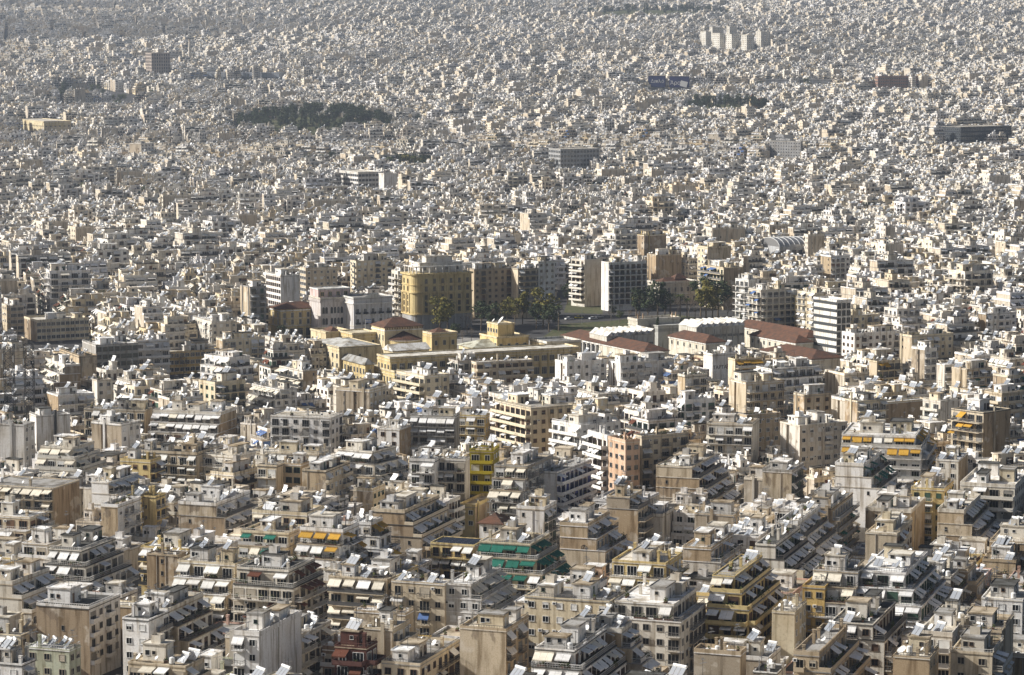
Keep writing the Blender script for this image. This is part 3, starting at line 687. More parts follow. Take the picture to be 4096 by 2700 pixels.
 ('D', 985, 750, 570, 1035, 5, 12, 'B', '-', 'beige', dict(heat=2, awn='white', pawn=.3)),
 ('D', 1500, 775, 1038, 1608, 5, 16, 'B', 'N', 'off-white', dict(**l2, awn='grey', pawn=.9, heat=5, garden=.5)),
 ('D', 2250, 800, 1838, 2330, 6, 16, 'b', 'b', 'white', dict(heat=0, hut=False, garden=1.0, roof='pale', awn='beige', pawn=.0, L='white block with long rows of narrow balconies and leafy roof garden')),
 ('D', 2165, 1050, 1742, 2235, 6, 16, 'B', 'b', 'beige', dict(awn='white', pawn=.9, heat=2)),
 ('D', 1340, 1050, 892, 1430, 5, 18, 'B', 'N', 'beige', dict(awn='white', pawn=.9, heat=0)),
 ('D', 1020, 1100, 816, 1095, 5, 20, 'W', 'B', 'yellow', dict(heat=1)),
 ('D', 1462, 570, 1352, 1670, 6, 50, 'W', 'B', 'cream', dict(heat=4)),
 ('D', 1905, 610, 1720, 2020, 5, 55, 'B', 'b', 'white', dict(**l2, awn='beige', pawn=.9, garden=.6, heat=2)),
 ('D', 2060, 480, 1900, 2155, 5, 55, 'B', 'N', 'off-white', dict(awn='beige', pawn=.7)),
 ('D', 1560, 400, 1390, 1700, 5, 45, 'B', 'B', 'white', dict(**d1, heat=0, roof='white')),
 ('D', 660, 545, 655, 765, 5, 60, '-', 'W', 'off-white', dict(heat=0)),
 ('D', 395, 650, 320, 640, 4, 60, 'N', 'B', 'white', dict(heat=1)),
 ('E', 215, 620, -10, 330, 5, 25, 'N', 'W', 'beige', dict(heat=1)),
 ('E', 590, 520, 400, 760, 6, 55, 'B', 'b', 'cream', dict(heat=2, rail='solid', garden=.6, roof='white')),
 ('E', 1315, 735, 1072, 1600, 7, 58, 'B', 'W', 'cream', dict(heat=1, roof='grey', rail='solid', L='tall cream corner block with balconies around a recessed bay')),
 ('E', 1655, 855, 1458, 1925, 6, 52, 'B', 'W', 'white', dict(heat=4, roof='white', rail='solid')),
 ('E', 1835, 935, 1702, 1860, 8, 64, 'B', '-', 'white', dict(heat=0)),
 ('E', 1958, 965, 1842, 2032, 8, 60, 'b', 'W', 'salmon', dict(heat=0, awn='green', pawn=.3, garden=.8, L='tall salmon block with green railed roof garden and slim balconies')),
 ('E', 2068, 930, 2026, 2390, 8, 62, 'b', 'b', 'beige', dict(heat=1, roof='grey', pawn=.1, L='tall beige block beside the salmon one, with grid of small windows')),
 ('E', 1060, 1030, 896, 1100, 7, 10, 'B', 'W', 'bright yellow', dict(heat=0, rail='solid', hut=False, railcol=(.55, .44, .02), awn='white', pawn=.25, roof='tan', L='bright yellow and charcoal block with solid yellow balconies')),
 ('E', 1290, 1135, 1066, 1465, 7, 19, 'B', 'b', 'grey', dict(**l2, heat=0, awn='beige', pawn=.6, garden=.6)),
 ('E', 1490, 1175, 1400, 1765, 6, 24, '-', 'B', 'white', dict(heat=0, rail='solid', garden=.5, frame=(.03, .05, .25), L='white block with cobalt blue doors along continuous balconies')),
 ('E', 870, 1085, 668, 900, 7, 14, 'B', '-', 'off-white', dict(heat=1, railcol=(.04, .04, .04), pawn=.3)),
 ('E', 660, 1095, 487, 690, 7, 14, 'B', '-', 'white', dict(heat=3, garden=1.0)),
 ('E', 235, 1035, 5, 400, 6, 30, 'B', 'B', 'off-white', dict(**d1, awn='grey', pawn=.7, heat=3)),
 ('E', 800, 795, 492, 830, 6, 12, 'B', '-', 'grey', dict(awn='grey', pawn=.7, heat=1)),
 ('E', 1005, 790, 812, 1035, 5, 14, 'b', 'W', 'yellow', dict(heat=2)),
 ('E', 1560, 430, 1480, 1830, 5, 62, 'N', 'b', 'white', dict(colL='w', heat=3, roof='white')),
 ('E', 1925, 430, 1842, 2290, 5, 62, 'N', 'b', 'white', dict(heat=1, roof='white', colL='w')),
 ('E', 945, 425, 922, 1330, 4, 66, 'W', 'b', 'beige', dict(heat=1, roof='white')),
 ('E', 420, 880, 270, 520, 5, 20, 'W', 'N', 'white', dict(heat=2)),
 # middle distance, towards the right
 ('F', 262, 375, 200, 430, 4, 62, 'N', 'N', 'white', dict(colL='w', heat=2, graf=1, L='white wall scrawled with graffiti under a roof of tilted collectors')),
 ('F', 665, 470, 560, 990, 6, 62, 'B', 'B', 'white', dict(**d1, heat=1, garden=.9, rail='bars', L='broad white penthouse block with doors and plants round its terrace')),
 ('F', 490, 565, 374, 750, 7, 62, 'N', 'B', 'beige', dict(heat=0, roof='white', colL=None)),
 ('F', 886, 650, 814, 1070, 6, 62, 'N', 'b', 'beige', dict(heat=1, roof='grey')),
 ('F', 1247, 690, 1164, 1445, 6, 62, 'N', 'B', 'cream', dict(heat=2, awn='grey', pawn=.9)),
 ('F', 856, 855, 722, 1180, 6, 60, 'N', 'b', 'off-white', dict(heat=0, roof='pale', hut=True, L='off-white block with broad sunlit tan end wall and rows of balconies')),
 ('F', 1640, 930, 1140, 1720, 7, 14, 'B', 'B', 'white', dict(**d1, awn='ochre', pawn=.75, heat=5, roof='white', L='wide white corner block with mustard awnings under its roof terrace')),
 ('F', 2105, 765, 1886, 2290, 8, 48, 'B', 'N', 'beige', dict(awn='ochre', pawn=.3, heat=1, L='beige block with long dark balconies and mustard awnings')),
 ('F', 1812, 690, 1692, 1930, 6, 50, 'B', 'N', 'off-white', dict(heat=1, awn='white', pawn=.2)),
 ('F', 1286, 1125, 1094, 1500, 7, 19, 'N', 'B', 'white', dict(**r2, colL='w', awn='green', pawn=.5, heat=4, roof='pale', L='tall blank white end wall with collectors over a small roof cabin')),
 ('F', 800, 1170, 602, 880, 5, 19, 'N', 'b', 'grey', dict(heat=2, roof='white')),
 ('F', 1228, 235, 1142, 1535, 5, 62, 'W', 'b', 'white', dict(heat=0, roof='white')),
 ('F', 1217, 105, 1167, 1400, 6, 62, 'W', 'b', 'cream', dict(heat=0)),
 ('F', 1617, 250, 1536, 1900, 6, 62, 'N', 'b', 'cream', dict(heat=3)),
 ('F', 1705, 335, 1616, 1788, 6, 60, 'N', 'b', 'white', dict(heat=1)),
 ('F', 2122, 95, 2070, 2330, 5, 62, 'N', 'b', 'white', dict(heat=1)),
 ('F', 495, 795, 470, 725, 6, 60, '-', 'W', 'tan', dict(heat=0)),
 ('F', 535, 850, 222, 580, 6, 14, 'B', '-', 'off-white', dict(awn='grey', pawn=.6, heat=2)),
 ('F', 75, 520, 40, 225, 7, 62, 'N', 'B', 'off-white', dict(heat=0)),
 ('F', 75, 690, 20, 280, 6, 62, 'B', 'b', 'white', dict(heat=0)),
 ('F', 415, 405, 412, 590, 5, 62, '-', 'B', 'cream', dict(awn='ochre', heat=0)),
 ('F', 1440, 700, 1400, 1730, 5, 60, 'N', 'N', 'cream', dict(heat=1)),
 ('F', 1935, 1090, 1780, 2000, 5, 19, 'W', 'N', 'off-white', dict(heat=2)),
 ('F', 2230, 640, 2110, 2400, 6, 55, 'B', 'b', 'beige', dict(heat=2, roof='tan')),
 ('F', 1990, 470, 1890, 2160, 5, 60, 'N', 'B', 'tan', dict(heat=1, awn='green')),
 ('F', 2270, 520, 2170, 2400, 6, 58, 'N', 'B', 'beige', dict(heat=2, awn='green')),
 ('F', 1380, 420, 1330, 1540, 5, 60, 'N', 'B', 'cream', dict(awn='ochre', pawn=.7)),
 ('F', 1840, 440, 1790, 2040, 5, 62, 'N', 'b', 'white', dict(heat=1)),
]
BUILT = []     # (Bld, location, label or None)
def mat_text(root, body, size, loc, rot, col=(.02, .02, .02)):
    o = bpy.data.objects.new('lettering', TEXT[body]); o.parent = root; o.location = loc; o.rotation_euler = rot; o.color = (*col, 1); COL.objects.link(o); return o
SP_EXTRA = []
for i, (c, kx, ky, xl, xr, fl, R, ls, rs, colr, op) in enumerate(HAND):
    op = dict(op); lab = op.pop('L', None); ex = {k: op.pop(k) for k in ('pv', 'ana', 'pipe', 'graf') if k in op}
    px, py = pix(c, kx, ky); h = fl*FH+.4
    K = ray_at(px, py, h)
    Ly = edge_len(K, R-90, pix(c, xl, 0)[0]); Lx = edge_len(K, R, pix(c, xr, 0)[0])
    Lx = min(max(Lx, 5.0), 26.0); Ly = min(max(Ly, 5.0), 26.0)
    b = None
    for sh in (1, .85, .7, .55, .45):          # a block whose hidden far side would stand in its neighbour is shallower
        x1, y1 = (Lx*sh, Ly) if R < 40 else (Lx, Ly*sh)
        nset = op.get('nset', 0); e = footprint(K[0], K[1], R, -op.get('sL', 0)*nset, -op.get('sR', 0)*nset, x1, y1)
        if free(e, 1.0) or sh == .45: break
    Lx, Ly = max(x1, 4.5), max(y1, 4.5)
    dist = K[1]
    b = Bld(Lx, Ly, fl, R, 100+i, colr, ls, rs, near=dist < 800, **{'clutter': 1.5 if dist < 900 else 1.0, **op})
    take(footprint(K[0], K[1], R, b.x0, b.y0, Lx, Ly))
    s_ = FPX/dist
    GUARD.append((min(pix(c, xl, 0)[0], px), max(pix(c, xr, 0)[0], px), py, py+(2.6 if lab is None else 4.0)*FH*s_, dist))
    BUILT.append((b, (K[0], K[1], T(K[1])), lab, ex, 'hand'))
# ------------------------------------------------------------------ more blocks along the avenue (same reading, other crops)
CROPS['P'] = (900, 900, 1.9825); CROPS['Q'] = (2000, 900, 1.6993)
HAND2 = [
 ('P', 197, 490, 120, 325, 8, 62, 'N', 'B', 'grey', dict(heat=0, L='slim grey eight-storey block with a balcony on every floor by the avenue')),
 ('P', 440, 405, 325, 590, 8, 62, 'O', 'N', 'white', dict(heat=0, colL='w', L='white block with stepped roofline and large blank wall above the neoclassical house')),
 ('P', 1040, 285, 995, 1330, 8, 64, 'b', 'b', 'cream', dict(heat=0, roof='pale', L='cream block with small balconies behind the ornate white house')),
 ('P', 1975, 352, 1955, 2325, 8, 64, '-', 'b', 'tan', dict(heat=0, garden=.8, pawn=.05, L='brownish block with black balcony rails beside the grand yellow corner building')),
 ('P', 1372, 375, 1328, 1400, 8, 64, 'B', 'B', 'off-white', dict(heat=0)),
 ('P', 640, 350, 596, 890, 7, 64, 'O', 'W', 'beige', dict(heat=1)),
 ('Q', 122, 300, 95, 250, 8, 64, '-', 'B', 'beige', dict(heat=1)),
 ('Q', 262, 250, 250, 375, 9, 62, 'b', 'W', 'white', dict(heat=1)),
 ('Q', 575, 235, 485, 690, 8, 50, 'B', '-', 'off-white', dict(heat=2)),
 ('Q', 738, 258, 690, 1000, 8, 64, 'N', 'B', 'white', dict(heat=3, colL='w', railcol=(.08, .08, .08), pawn=.1, L='tall white block with sunlit blank end wall and dark railed balconies by the park')),
 ('Q', 1520, 292, 1360, 1655, 7, 62, 'B', 'N', 'cream', dict(heat=1, awn='blue', pawn=.25)),
 ('Q', 1412, 155, 1343, 1570, 9, 62, 'b', 'N', 'cream', dict(heat=0)),
 ('Q', 1772, 445, 1690, 1980, 8, 62, 'B', 'B', 'off-white', dict(heat=0, awn='blue', pawn=.15, garden=.5)),
 ('Q', 1690, 372, 1600, 1760, 8, 55, 'B', '-', 'white', dict(heat=1)),
 ('Q', 2010, 480, 1888, 2035, 7, 60, 'b', '-', 'yellow', dict(heat=0, awn='blue', garden=.6)),
 ('Q', 2140, 462, 2022, 2170, 8, 60, 'b', '-', 'cream', dict(heat=0, roof='white')),
 ('Q', 980, 70, 962, 1130, 7, 62, 'N', 'N', 'yellow', dict(heat=0)),
 ('Q', 1060, 205, 1000, 1235, 6, 62, 'N', 'N', 'tan', dict(heat=0)),
 ('Q', 2250, 215, 2180, 2379, 5, 62, 'N', 'b', 'white', dict(heat=1)),
 ('D', 248, 143, 165, 605, 3, 62, 'N', 'O', 'cream', dict(heat=0, roof='pale', clutter=.4, L='low wide cream block with a strip of tall office windows')),
 ('D', 1147, 352, 1106, 1505, 3, 64, 'W', 'O', 'ochre', dict(heat=0, roof='pale', garden=.7, L='golden yellow low block with a close-set strip of windows and yellow penthouse')),
 ('D', 70, 40, 0, 160, 4, 62, 'W', 'O', 'beige', dict(heat=0)),
]
for i, (c, kx, ky, xl, xr, fl, R, ls, rs, colr, op) in enumerate(HAND2):
    op = dict(op); lab = op.pop('L', None)
    px, py = pix(c, kx, ky); K = ray_at(px, py, fl*FH+.4)
    Ly = min(max(edge_len(K, R-90, pix(c, xl, 0)[0]), 8.0), 30.0); Lx = min(max(edge_len(K, R, pix(c, xr, 0)[0]), 6.0), 44.0)
    b = Bld(Lx, Ly, fl, R, 500+i, colr, ls, rs, near=False, **op)
    take(footprint(K[0], K[1], R, 0, 0, Lx, Ly))
    GUARD.append((min(pix(c, xl, 0)[0], px), max(pix(c, xr, 0)[0], px), py, py+4.5*FH*FPX/K[1], K[1]))
    BUILT.append((b, (K[0], K[1], T(K[1])), lab, {}, 'hand'))

# ------------------------------------------------------------------ landmarks
class Lm:
    def __init__(s, c, kx, ky, xl, xr, h, R, guard=None, ly=None, lx=None, keep=True):
        px, py = pix(c, kx, ky); K = ray_at(px, py, h); s.K = K; s.R = R; s.h = h; s.theta = math.radians(90-R); s.P = []
        s.Ly = ly or max(4, edge_len(K, R-90, pix(c, xl, 0)[0])); s.Lx = lx or max(4, edge_len(K, R, pix(c, xr, 0)[0]))
        s.loc = (K[0], K[1], T(K[1]))
        if keep:
            take(footprint(K[0], K[1], R, 0, 0, s.Lx, s.Ly)); q = footprint(K[0], K[1], R, 0, 0, s.Lx, s.Ly)
            xs = [proj(p[0], p[1], K[2])[0] for p in q]
            GUARD.append((min(xs), max(xs), py-6, py+(guard if guard is not None else h*.75)*FPX/K[1], K[1]))
    add = Bld.add; face_add = Bld.face_add; build = Bld.build
    def walls(s, col, z0=-3, x0=0, y0=0, x1=None, y1=None, h=None, name='wall', m='stucco'):
        g = G(); g.box(x0, y0, z0, x1 or s.Lx, y1 or s.Ly, h or s.h, m, None, 'tb'); return s.add(name, g, 0, 0, 0, 0, col)
    def flat(s, col, e=.25, x0=0, y0=0, x1=None, y1=None, h=None, par=.4, pc=None):
        x1, y1, z = x1 or s.Lx, y1 or s.Ly, h or s.h; g = G(); g.box(x0-e, y0-e, z, x1+e, y1+e, z+.25, 'roof')
        rf = s.add('roof', g, 0, 0, 0, 0, col)
        if par:
            g = G(); t = .3; z += .25
            g.box(x0-e, y0-e, z, x1+e, y0-e+t, z+par, 'stucco'); g.box(x0-e, y1+e-t, z, x1+e, y1+e, z+par, 'stucco')
            g.box(x0-e, y0-e+t, z, x0-e+t, y1+e-t, z+par, 'stucco'); g.box(x1+e-t, y0-e+t, z, x1+e, y1+e-t, z+par, 'stucco')
            s.add('parapet', g, 0, 0, 0, 0, pc if pc is not None else col, rf)
        return rf
    def band(s, z, col, e=.22, t=.4, x0=0, y0=0, x1=None, y1=None, name='cornice'):
        x1, y1 = x1 or s.Lx, y1 or s.Ly; g = G()
        g.box(x0-e, y0-e, z, x1+e, y0, z+t, 'stucco'); g.box(x0-e, y0, z, x0, y1+e, z+t, 'stucco'); s.add(name, g, 0, 0, 0, 0, col)
    def hip(s, h, col=None, m='tile', e=.6, z=None, x0=0, y0=0, x1=None, y1=None, gable=False):
        z = z if z is not None else s.h; x1, y1 = x1 or s.Lx, y1 or s.Ly; a, b, c, d = x0-e, y0-e, x1+e, y1+e; g = G()
        g.box(a, b, z-.15, c, d, z+.1, m); z += .1
        if c-a >= d-b:
            k = 0 if gable else (d-b)/2; p, q = (a+k, (b+d)/2, z+h), (c-k, (b+d)/2, z+h)
            g.quad([(a, b, z), (c, b, z), q, p], m); g.quad([(c, d, z), (a, d, z), p, q], m); g.quad([(a, d, z), (a, b, z), p], m); g.quad([(c, b, z), (c, d, z), q], m)
        else:
            k = 0 if gable else (c-a)/2; p, q = ((a+c)/2, b+k, z+h), ((a+c)/2, d-k, z+h)
            g.quad([(a, d, z), (a, b, z), p, q], m); g.quad([(c, b, z), (c, d, z), q, p], m); g.quad([(a, b, z), (c, b, z), p], m); g.quad([(c, d, z), (a, d, z), q], m)
        return s.add('roof', g, 0, 0, 0, 0, col if col is not None else (1, 1, 1))
    def wins(s, face, zs, step, w, h, col=(.6, .58, .52), plane=0, u0=0, u1=None, kind='open', name='window'):
        u1 = u1 or (s.Lx if face == 'R' else s.Ly); n = max(1, int((u1-u0)/step)); st = (u1-u0)/n
        for z in zs:
            for k in range(n): s.face_add(name, lib('win', g_window, w, h, kind), face, plane, u0+st*(k+.5), z, -1, col)
    def strips(s, face, step, w, z0, z1, col, e=.25, plane=0, u0=0, u1=None, name='pilaster'):
        u1 = u1 or (s.Lx if face == 'R' else s.Ly); n = max(1, int((u1-u0)/step)); st = (u1-u0)/n; g = G(); g.box(-w/2, -e, z0, w/2, .02, z1, 'stucco')
        for k in range(n+1): s.face_add(name, g, face, plane, min(max(u0+st*k, u0+w/2), u1-w/2), 0, -1, col)
YEL = np.array((.62, .50, .26)); CRM = np.array((.66, .57, .38)); PAL = (.62, .58, .50); WHT = (.74, .73, .70); GRY = (.30, .30, .29)
SCHOOL = 'school buildings round the yellow campus'
def school(label, *a, **k):
    w = Lm(*a, **k); w.label = label; return w
# long front wing
w = school('', 'E', 357, 400, 238, 1640, 11.5, 64, ly=13, guard=7); w.walls(YEL); w.band(10.2, CRM); w.band(6.0, CRM, t=.35); w.flat((.68, .66, .6), par=.5, pc=CRM)
w.wins('R', (7.0,), 3.6, 2.4, 2.4, (.62, .6, .55)); w.wins('R', (1.5,), 3.6, 2.4, 3.0); w.strips('R', 3.6, .7, 0, 10.2, YEL*.95); w.wins('L', (6.5, 1.5), 3.2, 1.6, 2.4)
w.build('school_wing', w.loc, 'long yellow school wing with pale flat roof and row of wide windows', 'school', SCHOOL)
w = school('', 'P', 905, 978, 668, 1232, 13, 62, guard=9); w.walls(CRM); w.flat(GRY, par=.3, pc=CRM); w.band(11.8, CRM*1.05); w.wins('L', (8.6, 4.6, .8), 4.0, 1.7, 2.0); w.wins('R', (9,), 14, 1.2, 1.2); w.band(4.0, CRM, t=.3)
w.hip(1.6, (.5, .5, .48), 'roof', z=13.3, e=-1.5)
w.build('school_wing', w.loc, 'cream school wing with slate grey roof and three rows of windows', 'school', SCHOOL)
w = school('', 'P', 1112, 1108, 917, 1168, 8.5, 62, guard=5); w.walls(YEL); w.hip(2.2, (.33, .33, .32), 'roof'); w.wins('L', (4.5, .8), 3.0, 1.5, 2.2); w.wins('R', (4.5,), 3.0, 1.4, 2.0)
w.build('school_wing', w.loc, 'low yellow school wing with grey hipped roof', 'school', SCHOOL)
w = school('', 'P', 1345, 1172, 1117, 1505, 6.5, 62, guard=4); w.walls(YEL); w.flat((.66, .6, .45), pc=CRM, par=.6); w.wins('L', (1.5,), 2.6, 1.2, 2.8); w.band(5.2, CRM)
w.build('school_wing', w.loc, 'single-storey yellow school annexe with cream cornice', 'school', SCHOOL)
w = school('', 'P', 1266, 812, 1197, 1566, 15, 63, ly=14, guard=5); w.walls(CRM); w.hip(3.4); w.band(13.2, WHT, t=.5); w.wins('L', (9,), 3, 1.2, 2.6); w.strips('R', 1.2, .35, 13.9, 14.7, (.25, .15, .1), e=.3, name='dentil')
r_ = w.Lx*.40; cx = w.Lx*.5; g = G(); g2 = G(); N = 20
for k in range(N):
    a, b = PI+PI*k/N, PI+PI*(k+1)/N; p = (cx+r_*math.cos(a), r_*math.sin(a)); q = (cx+r_*math.cos(b), r_*math.sin(b))
    g.quad([(*p, -3), (*q, -3), (*q, 9.5), (*p, 9.5)], 'stucco')
    P_ = [(cx+(r_+.5)*math.cos(t), (r_+.5)*math.sin(t)) for t in (a, b)]
    g2.quad([(*P_[0], 9.5), (*P_[1], 9.5), (cx, 0, 13.0)], 'tile'); g2.beam((*P_[0], 9.55), (cx, 0, 13.05), .12, 'tile')
    g2.quad([(*p, 9.1), (*q, 9.1), (*P_[1], 9.5), (*P_[0], 9.5)], 'stucco')
w.add('apse', g, 0, 0, 0, 0, YEL); w.add('apse_roof', g2, 0, 0, 0, 0, (1, 1, 1))
w.build('school_hall', w.loc, 'cream hall with tiled hip roof and round apse under ribbed tile cone', 'school', SCHOOL)
w = school('', 'P', 800, 862, 680, 1010, 11, 62, guard=2); w.walls(CRM); w.flat((.62, .56, .42), par=.6, pc=CRM); w.hip(1.8, e=-4, z=11.3); w.wins('L', (6.5,), 3.4, 1.4, 2.0)
w.build('school_wing', w.loc, 'cream school wing with a patch of red tiles behind its parapet', 'school', SCHOOL)
w = school('', 'P', 1010, 870, 905, 1205, 11.5, 62, guard=2); w.walls(YEL); w.flat((.66, .6, .45), par=.5, pc=CRM); w.band(10, CRM); w.wins('R', (6.5,), 3.6, 1.4, 2.2)
w.build('school_wing', w.loc, 'plain yellow school wing joined to the tiled hall', 'school', SCHOOL)
w = school('', 'P', 1640, 868, 1560, 1840, 9.5, 63, guard=4, ly=12); w.walls(YEL); w.flat((.7, .66, .55), par=.5, pc=CRM); w.hip(1.8, e=-2.5, z=9.8); w.band(8.2, CRM); w.wins('R', (4.5,), 3.6, 1.4, 2.2)
w.build('school_wing', w.loc, 'yellow school wing beyond the round apse, tiles inside its parapet', 'school', SCHOOL)
w = school('', 'P', 1335, 1000, 1262, 1620, 9, 62, guard=2); w.walls(CRM); w.hip(2.4, WHT, 'roof', gable=True); w.wins('R', (4,), 3.6, 1.4, 2.0)
w.build('school_wing', w.loc, 'school workshop with bright white pitched roof', 'school', SCHOOL)
w = school('', 'E', 925, 326, 775, 1290, 9.5, 64, ly=15, guard=3); w.walls(CRM); w.hip(2.6, (.50, .50, .42), 'roof'); w.wins('L', (5,), 3, 1.2, 2.2); w.wins('R', (5,), 3, 1.2, 2.2)
w.build('school_wing', w.loc, 'school wing with pale ribbed metal hip roof', 'school', SCHOOL)
w = school('', 'E', 1085, 262, 968, 1300, 13, 62, guard=4, ly=16); w.walls(YEL); w.flat((.62, .57, .45), par=.5, pc=CRM); w.wins('L', (9,), 2.6, 1.6, 2.0); w.wins('R', (9,), 3.6, 1.6, 1.6)
w.walls(YEL, z0=13.2, x0=1.5, y0=2, x1=9.5, y1=12, h=18.5, name='upper_storey'); w.flat((.6, .55, .42), x0=1.5, y0=2, x1=9.5, y1=12, h=18.5, par=.4, pc=CRM); w.wins('L', (15,), 2.4, 1.5, 1.8, plane=1.5, u0=2, u1=12)
w.add('satellite_dish', lib('dish', g_dish, 2.1), 5, 6, 18.8, math.radians(180+100)-w.theta, (1, 1, 1)); w.add('satellite_dish', lib('dish', g_dish, .9), 3, 9, 18.8, math.radians(180+100)-w.theta, (1, 1, 1))
w.build('school_tower', w.loc, 'yellow school block with raised storey and big satellite dish', 'school', SCHOOL)
w = school('', 'E', 1425, 300, 1285, 1655, 11, 63, guard=1, ly=16); w.walls(CRM); w.flat((.24, .24, .24), par=.9, pc=(.66, .64, .58))
w.build('school_wing', w.loc, 'school wing with dark sunken roof inside a pale parapet', 'school', SCHOOL)

# ---- museum
MUS = 'museum galleries'
def tilewing(c, kx, ky, xl, wid, h, label, cols=False):
    w = Lm(c, kx, ky, xl, kx, h, 62, lx=wid, guard=3); w.walls((.66, .62, .52)); w.hip(2.8); w.band(h-.9, WHT, t=.5, e=.3)
    if cols:
        n = 9; L0, L1 = w.Ly*.55, w.Ly-2; g = G(); g.cyl((0, 0, 0), (0, 0, h-1.2), .5, 10, 'stucco', r2=.42); g.box(-.6, -.6, h-1.2, .6, .6, h-.9, 'stucco')
        for k in range(n): w.add('column', g, -.9, L0+(L1-L0)*k/(n-1), 0, 0, WHT)
        gb = G(); gb.box(-1.6, L0-1, -3, 0, L1+1, 0.02, 'stucco'); w.add('plinth', gb, 0, 0, 0, 0, PAL)
        g3 = G(); g3.quad([(-.03, L0, .5), (-.03, L0, h-1.3), (-.03, L1, h-1.3), (-.03, L1, .5)], 'dark'); w.add('portico_shade', g3, 0, 0, 0, 0, (1, 1, 1))  # flat dark sheet on the solid wall, painted shade behind the columns
    else: w.wins('L', (h-3.4,), 4.5, 1.3, 1.8)
    return w.build('museum_wing', w.loc, label, 'museum', MUS)
tilewing('E', 2085, 352, 1525, 12, 9, 'tiled museum wing with a white colonnade along its side', True)
tilewing('Q', 1400, 800, 1148, 10, 8, 'short museum wing with brown tiled roof beside the cypress')
tilewing('Q', 2085, 765, 1592, 10, 9, 'long narrow museum wing with brown tiled hip roof by the apartment row')
tilewing('Q', 2120, 912, 1772, 16, 8, 'broad low museum wing with red-brown tiles behind the apartment roofs')
tilewing('Q', 2010, 800, 1700, 9, 7.5, 'low museum range with worn brown tiles in the courtyard')
def sawtooth(c, kx, ky, xl, xr, label):
    w = Lm(c, kx, ky, xl, xr, 12, 64, guard=7, ly=16); n = 8; st = w.Lx/n; w.walls((.56, .55, .50)); w.flat((.6, .6, .56), par=0)
    g = G()
    e_ = st*.9; g.quad([(0, 0, 0), (e_, 0, 0), (e_, 0, 2.2)], 'roof'); g.quad([(0, w.Ly, 0), (e_, w.Ly, 2.2), (e_, w.Ly, 0)], 'roof')
    g.quad([(0, w.Ly+.2, 0), (0, -.2, 0), (e_+.1, -.2, 2.25), (e_+.1, w.Ly+.2, 2.25)], 'roof'); g.quad([(e_, 0, 0), (e_, w.Ly, 0), (e_, w.Ly, 2.2), (e_, 0, 2.2)], 'glass')
    for k in range(n): w.add('skylight', g, st*k+.2, 0, 12.25, 0, (.72, .72, .70))
    w.wins('R', (7.5,), st, 2.4, 1.2, (.4, .4, .38)); g = G(); g.cyl((0, -.15, 2), (0, -.15, 11), .14, 6, 'pipe')
    for k in range(1, n): w.add('downpipe', g, st*k, 0, 0, 0, (1, 1, 1))
    return w.build('museum_hall', w.loc, label, 'museum', MUS)
sawtooth('E', 1830, 250, 1700, 2150, 'museum hall with white sawtooth skylights next to the colonnade')
sawtooth('Q', 1335, 700, 1225, 1662, 'museum hall with white sawtooth skylights under the park trees')
w = Lm('Q', 935, 655, 908, 1222, 13, 64, guard=4, ly=9); w.walls((.55, .53, .46)); w.flat(PAL, par=.9, pc=(.6, .57, .5)); w.band(11, PAL)
g = G(); g.cyl((0, 0, 0), (0, 0, .5), .35, 8, 'stucco'); g.cyl((0, 0, .5), (0, 0, 1.7), .3, 8, 'stucco', r2=.38); g.cyl((0, 0, 1.7), (0, 0, 2.05), .18, 8, 'stucco', r2=.12); g.cyl((0, 0, 2.0), (0, 0, 2.35), .17, 8, 'stucco')
for u in (.03, .15, .84, .93): w.add('statue', g, w.Lx*u, 1, 14.1, 0, (.5, .36, .24))
w.build('museum_entrance', w.loc, 'grey stone museum front with statues standing on its parapet', 'museum', MUS)
w = Lm('Q', 1075, 690, 1030, 1275, 11, 64, guard=3, ly=9); w.walls((.40, .40, .37)); w.flat((.45, .45, .42), par=.2); w.band(8.5, (.28, .28, .26), t=1.5, e=.1, name='glazing_band')
w.build('museum_hall', w.loc, 'grey flat-roofed museum lantern between the skylit halls', 'museum', MUS)

# ---- grand yellow corner building on the avenue
w = Lm('P', 1495, 392, 1405, 1955, 27, 64, guard=25); rr = 4.5; g = G(); pts = [(0, w.Ly), (0, rr)] + [(rr-rr*math.cos(t), rr-rr*math.sin(t)) for t in np.linspace(0, PI/2, 7)[1:]] + [(w.Lx, 0), (w.Lx, w.Ly)]
def prism(g, pts, z0, z1, m, e=0.0):
    c = np.array(pts).mean(0)
    P = [tuple(np.array(p)+(np.array([-e if p[0] < c[0] else e, -e if p[1] < c[1] else e]))) for p in pts]
    for a, b in zip(P, P[1:]+P[:1]): g.quad([(*a, z0), (*b, z0), (*b, z1), (*a, z1)], m)
    g.quad([(*p, z1) for p in P], m); g.quad([(*p, z0) for p in reversed(P)], m)
g = G(); prism(g, pts, 7.2, 27, 'stucco'); w.add('wall', g, 0, 0, 0, 0, YEL*.95)
g = G(); prism(g, pts, -3, 7.2, 'stucco', .05); w.add('plinth', g, 0, 0, 0, 0, (.36, .36, .36))
for z, t, e in ((7.0, .6, .5), (17.6, .6, .55), (21.4, .35, .3), (26.4, .8, .7)):
    g = G(); prism(g, pts, z, z+t, 'stucco', e); w.add('cornice', g, 0, 0, 0, 0, YEL)
w.wins('R', (8.2, 11.3, 14.4, 18.5, 22.2), 4.1, 1.5, 2.3, (.30, .22, .12), u0=rr); w.wins('L', (8.2, 11.3, 14.4, 18.5, 22.2), 4.1, 1.4, 2.3, (.3, .22, .12), u0=rr)
